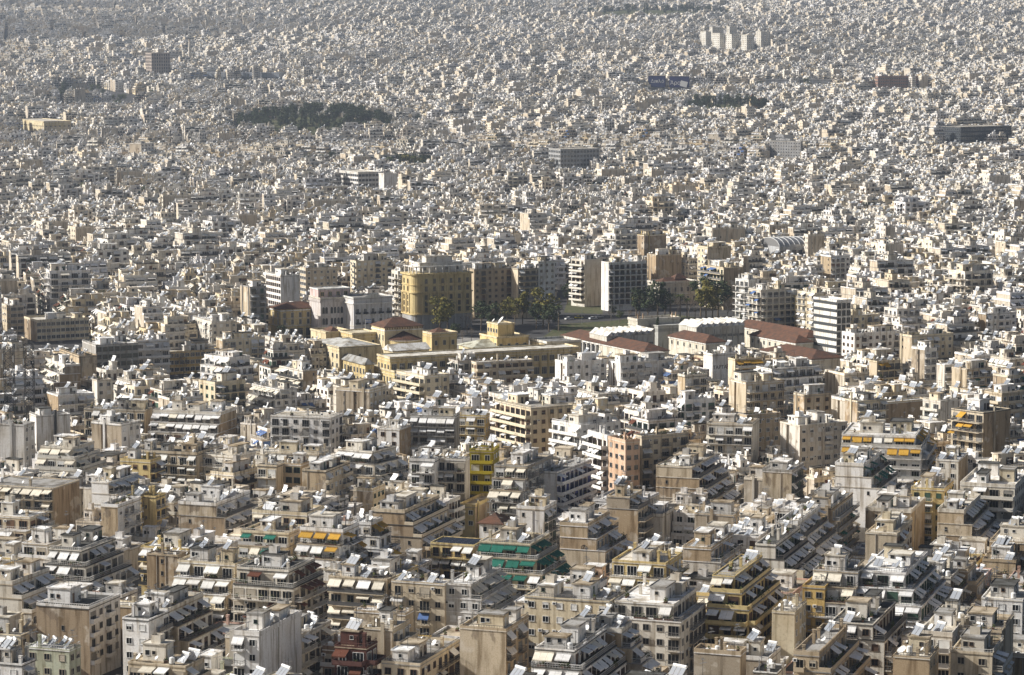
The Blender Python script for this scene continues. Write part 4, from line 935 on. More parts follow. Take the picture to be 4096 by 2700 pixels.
w.strips('R', 4.1, .9, 7.6, 17.6, YEL*.98, e=.45, u0=rr); w.strips('R', 4.1, .9, -1, 7.0, (.40, .40, .39), e=.5, u0=rr); w.wins('R', (.3,), 4.1, 2.4, 5.2, (.2, .2, .2), u0=rr); w.strips('L', 4.1, .8, 7.6, 17.6, YEL, e=.4, u0=rr)
g = G(); g.box(-.25, -.25, 0, .25, .25, 3.0, 'stucco')
n = 9
for k in range(n): w.add('roof_column', g, 2+(w.Lx-3)*k/(n-1), 1.0, 27.2, 0, WHT)
for k in range(3): w.add('roof_column', g, 1.0, 3+(w.Ly-4)*k/2, 27.2, 0, WHT)
g = G(); g.box(.6, .6, 30.2, w.Lx, 1.4, 30.6, 'stucco'); g.box(.6, 1.4, 30.2, 1.4, w.Ly, 30.6, 'stucco'); w.add('roof_pergola', g, 0, 0, 0, 0, WHT)
w.walls(np.array(WHT), z0=27, x0=5, y0=4, x1=w.Lx-3, y1=w.Ly-2, h=31.5, name='penthouse'); w.flat(WHT, x0=5, y0=4, x1=w.Lx-3, y1=w.Ly-2, h=31.5, par=.5)
w.walls(np.array(WHT), z0=31.7, x0=9, y0=5, x1=w.Lx-8, y1=w.Ly-4, h=34.5, name='penthouse'); w.flat(PAL, x0=9, y0=5, x1=w.Lx-8, y1=w.Ly-4, h=34.5, par=.3); w.wins('R', (28.3,), 5, 1.6, 2.0, plane=4, u0=5, u1=w.Lx-3)
w.build('corner_building', w.loc, 'grand ochre yellow corner building with tall pilasters and white rooftop pergola', 'building')
# ---- neoclassical yellow house
w = Lm('P', 440, 668, 362, 752, 13.5, 62, guard=12); w.walls(YEL*.95); w.hip(2.6, (.5, .4, .3)); w.band(12.4, WHT, t=.5, e=.4); w.band(5.2, PAL, t=.35); w.band(8.8, PAL, t=.25)
w.wins('R', (9.2, 5.9), 3.6, 1.4, 2.5, WHT, kind='open'); w.wins('L', (9.2, 5.9), 4, 1.4, 2.5, WHT); w.wins('R', (.5,), 3.6, 2.4, 3.6, (.15, .15, .15))
w.build('neoclassical_house', w.loc, 'yellow neoclassical house with white window surrounds and dark tiled roof', 'house')
# ---- arcaded pale front with pink storeys behind
def g_arch(g, w_, h):
    N = 8; g.box(-w_/2, -.06, 0, -w_/2+.12, 0, h-w_/2, 'paint', skip='y'); g.box(w_/2-.12, -.06, 0, w_/2, 0, h-w_/2, 'paint', skip='y')
    c = [(w_/2*math.cos(PI*k/N), h-w_/2+w_/2*math.sin(PI*k/N)) for k in range(N+1)]
    g.quad([(w_/2-.1, -.03, 0)]+[(x*.86, -.03, z-.05) for x, z in c]+[(-w_/2+.1, -.03, 0)], 'glass')
    for a, b in zip(c, c[1:]): g.quad([(a[0], -.07, a[1]), (b[0], -.07, b[1]), (b[0]*.84, -.07, b[1]-.06), (a[0]*.84, -.07, a[1]-.06)], 'paint')
w = Lm('P', 757, 590, 738, 1018, 18.5, 64, guard=15, ly=14); w.walls((.58, .54, .52)); w.flat(PAL, par=.5); w.band(17, (.5, .46, .44), t=1.2, e=.4); w.band(5.2, (.62, .6, .58), t=.4); w.band(10.6, (.62, .6, .58), t=.3)
for z in (6.4, 11.6):
    for u in (.09, .18, .34, .44, .54, .64, .80, .89): w.face_add('arched_window', lib('arch', g_arch, 1.6, 3.2), 'R', 0, w.Lx*u, z, -1, (.7, .66, .62))
for u in (.16, .35, .46, .58, .85): w.face_add('arched_window', lib('arch', g_arch, 2.0, 3.6), 'R', 0, w.Lx*u, .4, -1, (.4, .4, .4))
w.walls((.64, .50, .48), z0=18.6, x0=.3, y0=3.5, x1=w.Lx-.3, y1=w.Ly-.1, h=22.6, name='upper_storey'); w.flat((.62, .62, .60), x0=.3, y0=3.5, x1=w.Lx-.3, y1=w.Ly-.1, h=22.6, par=.4, pc=WHT); w.wins('R', (19.6,), 3.2, 1.8, 2.0, (.6, .5, .2), plane=3.5, u0=.5, u1=w.Lx-.5)
w.build('arcaded_building', w.loc, 'pale stone building with paired arched windows and pink top storey', 'building')
w = Lm('P', 1020, 590, 1010, 1325, 19, 64, guard=15, ly=16); w.walls((.56, .55, .55)); w.flat((.3, .29, .27), par=.7, pc=(.6, .6, .58)); w.band(16.6, WHT, t=.5, e=.5); w.band(6.2, PAL, t=.3)
for z in (1.6, 7.2, 12.0): w.wins('R', (z,), w.Lx/5, 1.5, 2.5, (.66, .66, .64))
for z in (7.0, 11.8):
    for k in range(5):
        b = w.face_add('balcony', lib('slab', g_slab, 2.5, 1.0), 'R', 0, w.Lx*(k+.5)/5, z, -1, (.6, .6, .58)); w.add('railing', lib('rail', g_rail, 2.5, 1.0, 'panel'), 0, 0, 0, 0, (.03, .03, .03), b)
g = G(); N = 8; c = [(4*math.cos(PI*k/N), 1.6*math.sin(PI*k/N)) for k in range(N+1)]; g.quad([(x, -.3, 19.6+z) for x, z in c], 'stucco'); g.quad([(x, .2, 19.6+z) for x, z in reversed(c)], 'stucco'); w.add('pediment', g, w.Lx/2, 0, 0, 0, (.6, .6, .58))
w.build('ornate_building', w.loc, 'ornate greyish white building with curved pediment and black iron balconies', 'building')
# ---- mansion in the park
w = Lm('Q', 1085, 402, 1052, 1342, 11, 63, guard=7, ly=13); w.walls((.62, .58, .50)); w.flat((.6, .56, .5), par=.9, pc=(.66, .63, .57)); w.hip(2.2, e=-2, z=11.4); w.hip(2.4, e=0, z=13.0, x0=w.Lx*.5, y0=4, x1=w.Lx*.85, y1=10)
w.wins('R', (6.5, 1.5), 3.4, 1.4, 2.5, WHT); w.wins('L', (6.5, 1.5), 3.4, 1.4, 2.5, WHT); w.band(5.2, WHT, t=.4)
w.build('mansion', w.loc, 'stone mansion with red tiled roof behind a crenellated parapet among park trees', 'house')
# ---- white office with glass corner
w = Lm('Q', 2290, 525, 2135, 2385, 26, 60, guard=22); w.walls(WHT); w.flat(WHT, par=.8)
for k in range(8):
    g = G(); g.box(-.3, 0, 0, -.02, w.Ly, 1.2, 'paint'); w.add('window_band', g, 0, 0, k*3.2+2.4, 0, (.05, .055, .06))
w.wins('R', [k*3.2+.6 for k in range(8)], 2.4, 2.0, 2.5, (.25, .26, .26))
w.build('office_building', w.loc, 'white office block with dark window bands and gridded glass side by the museum', 'building')
# ---- barrel vaulted hall
w = Lm('Q', 1900, 150, 1870, 2180, 14, 66, guard=4, ly=24); w.walls((.42, .43, .44)); g = G(); N = 12
pr = [(w.Ly/2-w.Ly/2*math.cos(PI*k/N), 14+5*math.sin(PI*k/N)) for k in range(N+1)]
for a, b in zip(pr, pr[1:]): g.quad([(0, a[0], a[1]), (0, b[0], b[1]), (w.Lx, b[0], b[1]), (w.Lx, a[0], a[1])], 'steel')
g.quad([(0, y, z) for y, z in pr], 'steel'); g.quad([(w.Lx, y, z) for y, z in reversed(pr)], 'steel'); w.add('roof', g, 0, 0, 0, 0, (1, 1, 1)); w.wins('R', (9,), 4, 3.0, 3.0, (.4, .4, .4))
for k in range(9):
    gg = G(); 
    for a, b in zip(pr, pr[1:]): gg.beam((0, a[0], a[1]+.05), (0, b[0], b[1]+.05), .25, 'white')
    w.add('roof_rib', gg, w.Lx*k/8, 0, 0, 0, (1, 1, 1))
w.build('vaulted_hall', w.loc, 'grey metal barrel vaulted hall with pale ribs among the roofs', 'building')

# ---- farther landmarks (whole picture coordinates)
def band_office(c, kx, ky, xl, xr, h, R, col, wc, label, name='office_building', step=3.4, rows=None, ww=2.6, wh=1.7, roofc=PAL, ly=None, lx=None, guard=None, cat='building', frame=None, group=None):
    w = Lm(c, kx, ky, xl, xr, h, R, guard=guard, ly=ly, lx=lx); w.walls(np.array(col)); w.flat(roofc, par=.6, pc=col)
    n = rows or int(h/3.4)
    for k in range(n): w.wins('R', (k*h/n+.9,), step, ww, wh, frame or wc); w.wins('L', (k*h/n+.9,), step, ww, wh, frame or wc)
    return w, w.build(name, w.loc, label, cat, group)
band_office('Z', 832, 402, 778, 888, 17, 60, WHT, (.3, .3, .3), 'white modern office with strips of dark windows beside a dark grove', rows=4, ww=3.0, wh=2.2)
band_office('Z', 892, 405, 880, 925, 18, 60, WHT, WHT, 'blank white annexe with stepped roof next to the modern office', rows=1, step=30, ww=.8, wh=.9)
band_office('Z', 1302, 348, 1275, 1392, 26, 64, (.36, .37, .38), (.62, .62, .6), 'grey office with white framed glazing grid', rows=6, ww=3.0, wh=2.6)
band_office('Z', 2232, 296, 2185, 2350, 24, 62, (.035, .04, .05), (.04, .045, .05), 'black glass office block with pale horizontal breaks', rows=5, ww=3.0, wh=2.6, frame=(.3, .32, .32))
band_office('Z', 352, 124, 331, 395, 40, 62, (.40, .35, .31), (.35, .28, .24), 'tall brownish office slab with vertical fins and glass corner', rows=8, ww=2.0, wh=3.4, ly=26)
band_office('Z', 2040, 178, 2033, 2155, 22, 74, (.30, .18, .14), (.6, .6, .58), 'long brick-red office block with a row of white windows', rows=5)
w, rt = band_office('Z', 1860, 330, 1788, 1862, 22, 40, (.27, .27, .27), (.5, .5, .5), 'dark grey hotel with rows of small square windows', rows=7, step=3.0, ww=1.4, wh=1.4)
mat_text(rt, 'HOTEL', 3.4, (2, w.Ly*.7, 26.2), (PI/2, 0, -PI/2), (.8, .8, .8)); mat_text(rt, 'ATHENS LYDIA', 2.6, (2, w.Ly*.6, 23.2), (PI/2, 0, -PI/2), (.8, .8, .8)); g = G(); g.box(2.1, w.Ly*.3, 22, 2.4, w.Ly*.98, 29, 'dark'); link('sign_board', g, rt)
w, rt = band_office('Z', 102, 283, 36, 165, 14, 62, CRM, CRM, 'wide cream store with plain sunlit walls and a yellow sign', rows=2, step=5, ww=2.4)
mat_text(rt, 'Γαλαξίας', 6, (w.Lx*.35, -.1, 9), (PI/2, 0, 0), (.55, .40, .05))
band_office('Z', 648, 170, 440, 660, 12, 20, (.30, .33, .38), (.3, .34, .4), 'long low depot with pale roof and steel blue glazed side', rows=1, step=6, ww=5.0, wh=5.0, roofc=WHT, lx=22)
band_office('Z', 1930, 186, 1600, 1935, 12, 12, (.30, .31, .33), (.2, .2, .22), 'long low commercial strip with dark glazed fronts', rows=1, step=9, ww=7.0, wh=4.0, lx=18, guard=5)
for k, (x, y, x0, x1) in enumerate([(1640, 74, 1627, 1652), (1672, 78, 1655, 1682), (1700, 80, 1686, 1718), (1735, 82, 1722, 1752), (1768, 74, 1757, 1790), (1655, 64, 1648, 1680), (1695, 62, 1688, 1712)]):
    band_office('Z', x, y, x0, x1, 34, 50, (.72, .70, .64), (.66, .62, .55), 'slim white tower block in a cluster of pale towers on the plain', name='tower_block', rows=10, step=4, ww=1.4, wh=1.3, group='pale tower blocks on the plain')
w = Lm('Z', 1545, 176, 1506, 1548, 24, 10, guard=20, lx=10); w.walls((.03, .04, .15), z0=8); w.walls((.3, .3, .3), x0=1, y0=1, x1=w.Lx-1, y1=w.Ly-1, h=8, name='base'); w.flat(PAL, par=0)
rt = w.build('billboard_building', w.loc, 'deep blue billboard hall with white lettering, the one with a red word', 'billboard'); mat_text(rt, 'Διπλό', 7, (-.1, w.Ly*.45, 14), (PI/2, 0, -PI/2), (.8, .8, .8))
w = Lm('Z', 1600, 177, 1555, 1604, 24, 10, guard=20, lx=10); w.walls((.03, .035, .14), z0=8); w.walls((.3, .3, .3), x0=1, y0=1, x1=w.Lx-1, y1=w.Ly-1, h=8, name='base'); w.flat(PAL, par=0)
rt = w.build('billboard_building', w.loc, 'deep blue billboard hall with tilted white sheet and lettering', 'billboard'); mat_text(rt, 'Άρα', 8, (-.1, w.Ly*.68, 12), (PI/2, 0, -PI/2), (.8, .8, .8)); g = G(); g.box(-.2, -5, -4, -.05, 5, 4, 'white'); o = link('poster_sheet', g, rt, (0, w.Ly*.25, 13)); o.rotation_euler = (.25, 0, 0)
# chimney stack
x, y, z = ray_at(*pix('Z', 441, 160), 0); g = G(); g.cyl((0, 0, -1), (0, 0, 46), 2.6, 14, 'party', r2=1.7); g2 = G(); g2.cyl((0, 0, 45.2), (0, 0, 47), 2.0, 14, 'party', r2=1.9)
t_ = thing('factory_chimney', 'tall tapering brick factory chimney beside the long depot', 'chimney', (x, y, z)); link('shaft', g, t_); link('rim', g2, t_)
# church with red dome and bell tower
x, y, z = ray_at(*pix('Z', 1768, 268), 0); t_ = thing('church', 'church with red tiled dome and slender bell tower at the edge of a grove', 'church', (x, y, z), .4)
g = G(); g.box(-11, -9, -2, 11, 9, 11, 'stucco'); link('nave', g, t_, col=(.45, .27, .17)); g = G(); g.quad([(-12, -9.5, 11), (12, -9.5, 11), (12, 0, 15), (-12, 0, 15)], 'tile'); g.quad([(12, 9.5, 11), (-12, 9.5, 11), (-12, 0, 15), (12, 0, 15)], 'tile'); g.quad([(-12, 9.5, 11), (-12, -9.5, 11), (-12, 0, 15)], 'tile'); link('roof', g, t_)
g = G(); g.cyl((0, 0, 13), (0, 0, 18), 5.2, 14, 'stucco'); link('drum', g, t_, col=(.55, .38, .24)); g = G()
for a, b in zip(np.linspace(0, PI/2, 6), np.linspace(0, PI/2, 6)[1:]): g.cyl((0, 0, 18+5*math.sin(a)), (0, 0, 18+5*math.sin(b)), 5.5*math.cos(a)+.02, 16, 'tile', r2=5.5*math.cos(b)+.02, caps=False)
link('dome', g, t_); g = G(); g.box(-16, -3, -2, -10.9, 2, 24, 'stucco'); link('bell_tower', g, t_, col=(.62, .5, .34)); g = G(); g.cyl((-13.45, -.5, 24), (-13.45, -.5, 28), 3.4, 4, 'tile', r2=.1); link('tower_roof', g, t_)
# photovoltaic roof, painted letter, flue, graffiti and mast come with their buildings below
# ------------------------------------------------------------------ the rest of the town: lots along streets
SEEDS = [(-120, 480, 19), (60, 480, 19), (180, 560, 19), (-60, 640, 19), (110, 680, 19), (-170, 700, 20), (40, 780, 22), (-120, 860, 28), (210, 840, 62), (90, 920, 62), (-30, 950, 60), (220, 1000, 64), (-190, 980, 58), (60, 1080, 64), (-160, 1150, 64), (240, 1200, 64)]
rs = random.Random(3)
for _ in range(95):
    y = rs.uniform(1300, 7000); SEEDS.append((rs.uniform(-.2, .2)*y, y, rs.choice([64, 68, 72, 75, 78, 80, 70, 60, 82, 66, 74, 28])))
SX = np.array([[a, b*.8] for a, b, _ in SEEDS])
def district(x, y): return int(np.argmin(((SX-np.array((x, y*.8)))**2).sum(1)))
def poly_px(pts, h=0): return [ray_at(*pix('Z', a, b), h)[:2] for a, b in pts]
OPEN = [poly_px(p) for p in (                                    # campus, museum, park, avenue, groves: no blocks here
    [(620, 800), (760, 752), (1000, 742), (1200, 715), (1300, 672), (1400, 672), (1480, 700), (1600, 690), (1720, 700), (1760, 760), (1900, 800), (1930, 830), (1760, 850), (1420, 850), (1330, 880), (1000, 892), (840, 890), (700, 850)],
    [(556, 318), (556, 295), (640, 292), (905, 300), (915, 322), (800, 334), (650, 334)], [(1590, 274), (1600, 258), (1800, 262), (1795, 282), (1640, 282)],
    [(900, 418), (905, 395), (1012, 395), (1015, 415)], [(690, 400), (690, 378), (775, 378), (775, 400)], [(1280, 50), (1500, 34), (1700, 30), (1700, 46), (1480, 52)],
    [(120, 232), (130, 205), (215, 205), (330, 220), (400, 236), (300, 246)])]
def inside(x, y, P):
    c = False; j = len(P)-1
    for i in range(len(P)):
        (xi, yi), (xj, yj) = P[i], P[j]
        if (yi > y) != (yj > y) and x < (xj-xi)*(y-yi)/(yj-yi)+xi: c = not c
        j = i
    return c
for a_, b_, t_, u_, dd_ in ((556, 915, 282, 326, 3000), (1590, 1800, 250, 276, 3300), (900, 1015, 378, 412, 2200), (690, 778, 365, 396, 2300), (1280, 1700, 18, 46, 5400), (130, 330, 195, 238, 3700), (1500, 1610, 178, 200, 3700), (1300, 1500, 690, 742, 1400), (990, 1300, 700, 775, 1240), (1440, 1720, 680, 745, 1290)):
    GUARD.append((a_/2.3232, b_/2.3232, t_/2.3232, u_/2.3232, dd_))
GARR = np.array(GUARD)
def allowed_height(q, want, zg):            # a block may not rise so far that it hides something read off the photograph
    y0 = min(p[1] for p in q); pr = [proj(p[0], p[1], zg) for p in q]
    xa, xb = min(p[0] for p in pr), max(p[0] for p in pr); base = max(p[1] for p in pr)
    h = want
    m = (GARR[:, 4] > y0+3) & (GARR[:, 0] < xb-2) & (GARR[:, 1] > xa+2) & (GARR[:, 2] < base)
    for gx0, gx1, top, bot, d in GARR[m]:
        ov = min(gx1, xb)-max(gx0, xa)
        if ov < .18*min(gx1-gx0, xb-xa): continue
        yc = q[0][1]; dd = yc*CP
        t = (337.5-bot)/FPX; z = CAMZ + yc*(-SP+t*CP)/(CP+t*SP)
        h = min(h, z-zg)
    return h
CELL = {}
def cells(q):
    xs = [p[0] for p in q]; ys = [p[1] for p in q]
    return [(i, j) for i in range(int(min(xs)//60), int(max(xs)//60)+1) for j in range(int(min(ys)//60), int(max(ys)//60)+1)]
for u in USED:
    for c in cells(u[0]): CELL.setdefault(c, []).append(u)
def free_c(q, eps=.3):
    c = sum(q)/4; rad = max(np.linalg.norm(p-c) for p in q)
    for k in cells(q):
        for u, c2, r2 in CELL.get(k, ()):
            if np.linalg.norm(c-c2) < rad+r2 and overlap(q, u, eps): return False
    return True
N_THINGS = 318
fill_r = random.Random(11); FAR = []; n_fill = 0
def corner_of(D, X, Y): return (SEEDS[D][0]+X*math.sin(math.radians(SEEDS[D][2]))-Y*math.cos(math.radians(SEEDS[D][2])), SEEDS[D][1]+X*math.cos(math.radians(SEEDS[D][2]))+Y*math.sin(math.radians(SEEDS[D][2])))
def lots(D):
    R = SEEDS[D][2]; y = SEEDS[D][1]; span = 330 if y < 1200 else 620; X = -span; fr = random.Random(D*17+1)
    st = 8.5 if y < 1200 else 7.5
    while X < span:
        bl = fr.uniform(55, 85); Y = -span
        while Y < span:
            d1, d2 = fr.uniform(12, 16), fr.uniform(12, 16); gap = fr.uniform(1, 4)
            for row, (ya, dep) in enumerate(((Y, d1), (Y+d1+gap, d2))):
                x = X
                while x < X+bl-6:
                    w = min(fr.uniform(9, 19) if y < 1250 else fr.uniform(10, 24), X+bl-x)
                    if X+bl-(x+w) < 6: w = X+bl-x
                    yield x, ya, w, dep, row, x == X
                    x += w
            Y += d1+d2+gap+st
        X += bl+st
CAND = []
for D in range(len(SEEDS)):
    for X, Y, w, dep, row, end in lots(D):
        cx, cy = corner_of(D, X+w/2, Y+dep/2)
        if cy < 430 or cy > 7100: continue
        a = proj(cx, cy, T(cy)+18)
        if not (-30 < a[0] < 1054) or a[1] < -14 or a[1] > 745: continue
        if district(cx, cy) != D or any(inside(cx, cy, P) for P in OPEN): continue
        CAND.append((cy, cx, D, X, Y, w, dep, row, end))
CAND.sort(key=lambda t: t[0])
for cy, cx, D, X, Y, w, dep, row, end in CAND:
    R = SEEDS[D][2]
    nf = fill_r.choices([3, 4, 5, 6, 7, 8], [.05, .15, .42, .30, .07, .01])[0] if cy > 1000 else fill_r.choices([2, 3, 4, 5, 6], [.04, .12, .24, .38, .22])[0]
    ok = False
    for (sx, sy, ox, oy) in ((1, 1, 0, 0), (.6, 1, 0, 0), (.6, 1, .4, 0), (1, .6, 0, .4), (1, .6, 0, 0), (.5, .5, .5, .5), (.5, .5, 0, 0)):
        k = corner_of(D, X+w*ox, Y+dep*oy); q = footprint(k[0], k[1], R, 0, 0, w*sx-.06, dep*sy-.06)
        if free_c(q): ok = True; break
    if not ok or w*sx < 4.5 or dep*sy < 4.5: continue
    zg = T(k[1]); h = allowed_height(q, nf*FH+3.2, zg)
    nf2 = min(nf, int((h-3.2)/FH))
    low = nf2 < nf
    if nf2 < 1: continue
    u = (q, sum(q)/4, max(np.linalg.norm(p-sum(q)/4) for p in q))
    for c in cells(q): CELL.setdefault(c, []).append(u)
    if len(BUILT) < N_THINGS:
        W_, D_ = w*sx-.06, dep*sy-.06; r = fill_r
        street = row == 0
        nset = r.choice([0, 0, 1, 2]) if street and nf2 >= 4 and D_ > 9 else 0; sR = 2.2 if nset else 0; sL = 2.2 if nset and end and W_ > 9 else 0
        b = Bld(W_-sL*nset, D_-sR*nset, nf2, R, 2000+n_fill, r.choice(['white', 'off-white', 'white', 'cream', 'beige', 'off-white', 'tan', 'pale grey', 'white', 'yellow', 'pink'] if r.random() < .9 else ['grey', 'salmon', 'ochre', 'brown', 'pale green']),
                'B' if end and r.random() < .6 else r.choice(['N', 'N', 'N', 'B', 'b']), r.choice(['B', 'B', 'B', 'b']) if street else r.choice(['N', 'B', 'b']), sL=sL, sR=sR, nset=nset,
                awn=r.choices(list(AWN), [.45, .2, .12, .09, .06, .03, .05])[0], pawn=r.uniform(.15, .8), near=cy < 760, clutter=.35 if nf2 <= 2 else 1.0, hut=nf2 > 2, heat=0 if nf2 <= 2 else None, low=low)
        kk = corner_of(D, X+w*ox+sL*nset, Y+dep*oy+sR*nset)
        BUILT.append((b, (kk[0], kk[1], T(kk[1])), None, {}, 'fill')); n_fill += 1
    else: FAR.append((k, R, w*sx-.06, dep*sy-.06, nf2))

# ------------------------------------------------------------------ far town: one mass made of many instanced blocks
protos = bpy.data.collections.new('far_blocks'); PR = []
pr_r = random.Random(5); k = 0
cols_far = ['white', 'white', 'off-white', 'cream', 'white', 'off-white', 'white', 'pale grey', 'beige', 'white', 'off-white', 'white']
for cls in (24, 62):
    for nf in (2, 3, 4, 5, 6, 7, 8):
        for v in range(3 if nf in (2, 8) else 5):
            nset = pr_r.choice([0, 1, 2]) if nf >= 4 else 0; sL = pr_r.choice([0, 2.0]) if nset else 0; sR = 2.0 if nset else 0
            b = Bld(14-sL*nset, 14-sR*nset, nf, cls, 9000+k, pr_r.choice(cols_far), pr_r.choice(['N', 'B', 'B', 'b', 'N']), pr_r.choice(['B', 'B', 'B', 'B', 'b', 'N']), sL=sL, sR=sR, nset=nset,
                    awn=pr_r.choices(list(AWN), [.35, .3, .2, .05, .05, .02, .03])[0], pawn=pr_r.uniform(.2, .8), near=False, garden=.3, heat=None if nf > 2 else 1, roof=pr_r.choice(['white', 'pale', 'white', 'grey', 'tan']))
            o = bpy.data.objects.new('far_block_%03d' % k, b.bake('far_block_%03d' % k)); protos.objects.link(o)
            PR.append((cls, nf, k, sL*nset, sR*nset)); k += 1
V, IX, RZ, SCL = [], [], [], []
for (kx, ky), R, w, dep, nf in FAR:
    cls = 24 if R < 43 else 62
    c = [p for p in PR if p[0] == cls and p[1] == min(max(nf, 2), 8)]; p = pr_r.choice(c)
    sx, sy = w/14.0, dep/14.0; a = math.radians(R); ox, oy = p[3]*sx, p[4]*sy
    V.append((kx+ox*math.sin(a)-oy*math.cos(a), ky+ox*math.cos(a)+oy*math.sin(a), T(ky))); IX.append(p[2]); RZ.append(math.radians(90-R))
    SCL.append((sx, sy, pr_r.uniform(.94, 1.08)*(.6 if nf == 1 else 1)))
me = bpy.data.meshes.new('far_town'); me.from_pydata(V, [], [])
a = me.attributes.new('pi', 'INT', 'POINT'); a.data.foreach_set('value', IX)
a = me.attributes.new('rz', 'FLOAT', 'POINT'); a.data.foreach_set('value', RZ)
a = me.attributes.new('sc', 'FLOAT_VECTOR', 'POINT'); a.data.foreach_set('vector', [x for s_ in SCL for x in s_])
far = bpy.data.objects.new('far_town', me); COL.objects.link(far)
tag(far, 'dense mass of pale apartment blocks filling the plain to the hazy distance', 'far town', kind='stuff')
ng = bpy.data.node_groups.new('far_town', 'GeometryNodeTree')
ng.interface.new_socket('Geometry', in_out='INPUT', socket_type='NodeSocketGeometry'); ng.interface.new_socket('Geometry', in_out='OUTPUT', socket_type='NodeSocketGeometry')
N_ = ng.nodes; gi = N_.new('NodeGroupInput'); go = N_.new('NodeGroupOutput'); ip = N_.new('GeometryNodeInstanceOnPoints'); ci = N_.new('GeometryNodeCollectionInfo')
ci.inputs['Collection'].default_value = protos; ci.inputs['Separate Children'].default_value = True; ci.inputs['Reset Children'].default_value = True
def named(n, t):
    q = N_.new('GeometryNodeInputNamedAttribute'); q.data_type = t; q.inputs['Name'].default_value = n; return q.outputs['Attribute']
cb = N_.new('ShaderNodeCombineXYZ'); L_ = ng.links; L_.new(named('rz', 'FLOAT'), cb.inputs[2])
er = N_.new('FunctionNodeEulerToRotation'); L_.new(cb.outputs[0], er.inputs[0])
L_.new(gi.outputs[0], ip.inputs['Points']); L_.new(ci.outputs[0], ip.inputs['Instance']); ip.inputs['Pick Instance'].default_value = True
L_.new(named('pi', 'INT'), ip.inputs['Instance Index']); L_.new(er.outputs[0], ip.inputs['Rotation']); L_.new(named('sc', 'FLOAT_VECTOR'), ip.inputs['Scale']); L_.new(ip.outputs[0], go.inputs[0])
far.modifiers.new('blocks', 'NODES').node_group = ng

# ------------------------------------------------------------------ put the buildings up and describe each one
NUM = {1: 'one', 2: 'two', 3: 'three', 4: 'four', 5: 'five', 6: 'six', 7: 'seven', 8: 'eight', 9: 'nine'}
CNT = ['no', 'a single', 'two', 'three', 'four', 'five', 'six', 'seven']
def desc(b, lvl, near_name):
    a = b.col + (' low' if b.floors <= 2 else '') + ' block'
    f = []
    if b.n_awn > 2: f.append(b.awn+' awnings')
    if lvl >= 1 and b.roofname in ('dark', 'tan', 'white', 'grey'): f.append(b.roofname+' roof')
    if b.n_heat: f.append(CNT[min(b.n_heat, 7)]+' solar heater'+('s' if b.n_heat > 1 else ''))
    if not b.n_heat and lvl >= 1: f.append('no solar heaters')
    if b.n_bush > 3: f.append('terrace plants')
    if lvl >= 2: f.append(NUM.get(b.floors, 'many')+' storeys')
    t = a+(' with '+', '.join(f[:4]) if f else ' with plain roof terrace')
    if lvl >= 3 and near_name: t += ', '+near_name
    return ' '.join(t.split()[:16])
MARKS = [(x[1], {'A': 0}.get('', 0), x[2]) for x in BUILT if x[2]]
SHORT = {'pale green block with a row': 'pale green six-heater block', 'cream stepped block with rows': 'green-awninged cream block', 'bright yellow and charcoal': 'bright yellow block', 'tall salmon block': 'salmon block', 'yellow block with dark photo': 'photovoltaic roof', 'large white stepped corner': 'large white stepped block', 'wide white corner block with mustard': 'mustard-awninged block', 'dark flat-roofed': 'dark flat-roofed block', 'long cream block with dark': 'long gravel-roofed block', 'tall blank white end': 'tall blank white wall', 'tall cream corner': 'tall cream corner block', 'white block with cobalt': 'cobalt-doored block', 'white block with long rows': 'leafy white balcony block', 'pale yellow stepped': 'pale yellow stepped block', 'dark tan block': 'circled letter wall', 'tall peeling tan': 'peeling tan block', 'broad white penthouse': 'broad white penthouse'}
LM = [(np.array(loc[:2]), s_) for b, loc, lab, ex, k_ in BUILT if lab for t_, s_ in SHORT.items() if lab.startswith(t_)]
used_labels = {}
pend = []
def rel(loc):
    if not LM: return ''
    p = np.array(loc[:2]); d = [(np.linalg.norm(p-q), s_, q) for q, s_ in LM]; d.sort(key=lambda t: t[0])
    q = d[0][2]; v = p-q; side = ('behind' if v[1] > 0 else 'before') if abs(v[1]) > abs(v[0]) else 'beside'
    return side+' the '+d[0][1]
labels = {}
from collections import Counter
lv = {i: 0 for i, x in enumerate(BUILT)}
for lvl in range(4):
    lab = {i: (x[2] or desc(x[0], lv[i], rel(x[1]))) for i, x in enumerate(BUILT)}; c = Counter(lab.values())
    for i in lab:
        if c[lab[i]] > 1 and not BUILT[i][2]: lv[i] = min(3, lvl+1)
lab = {i: (x[2] or desc(x[0], lv[i], rel(x[1]))) for i, x in enumerate(BUILT)}
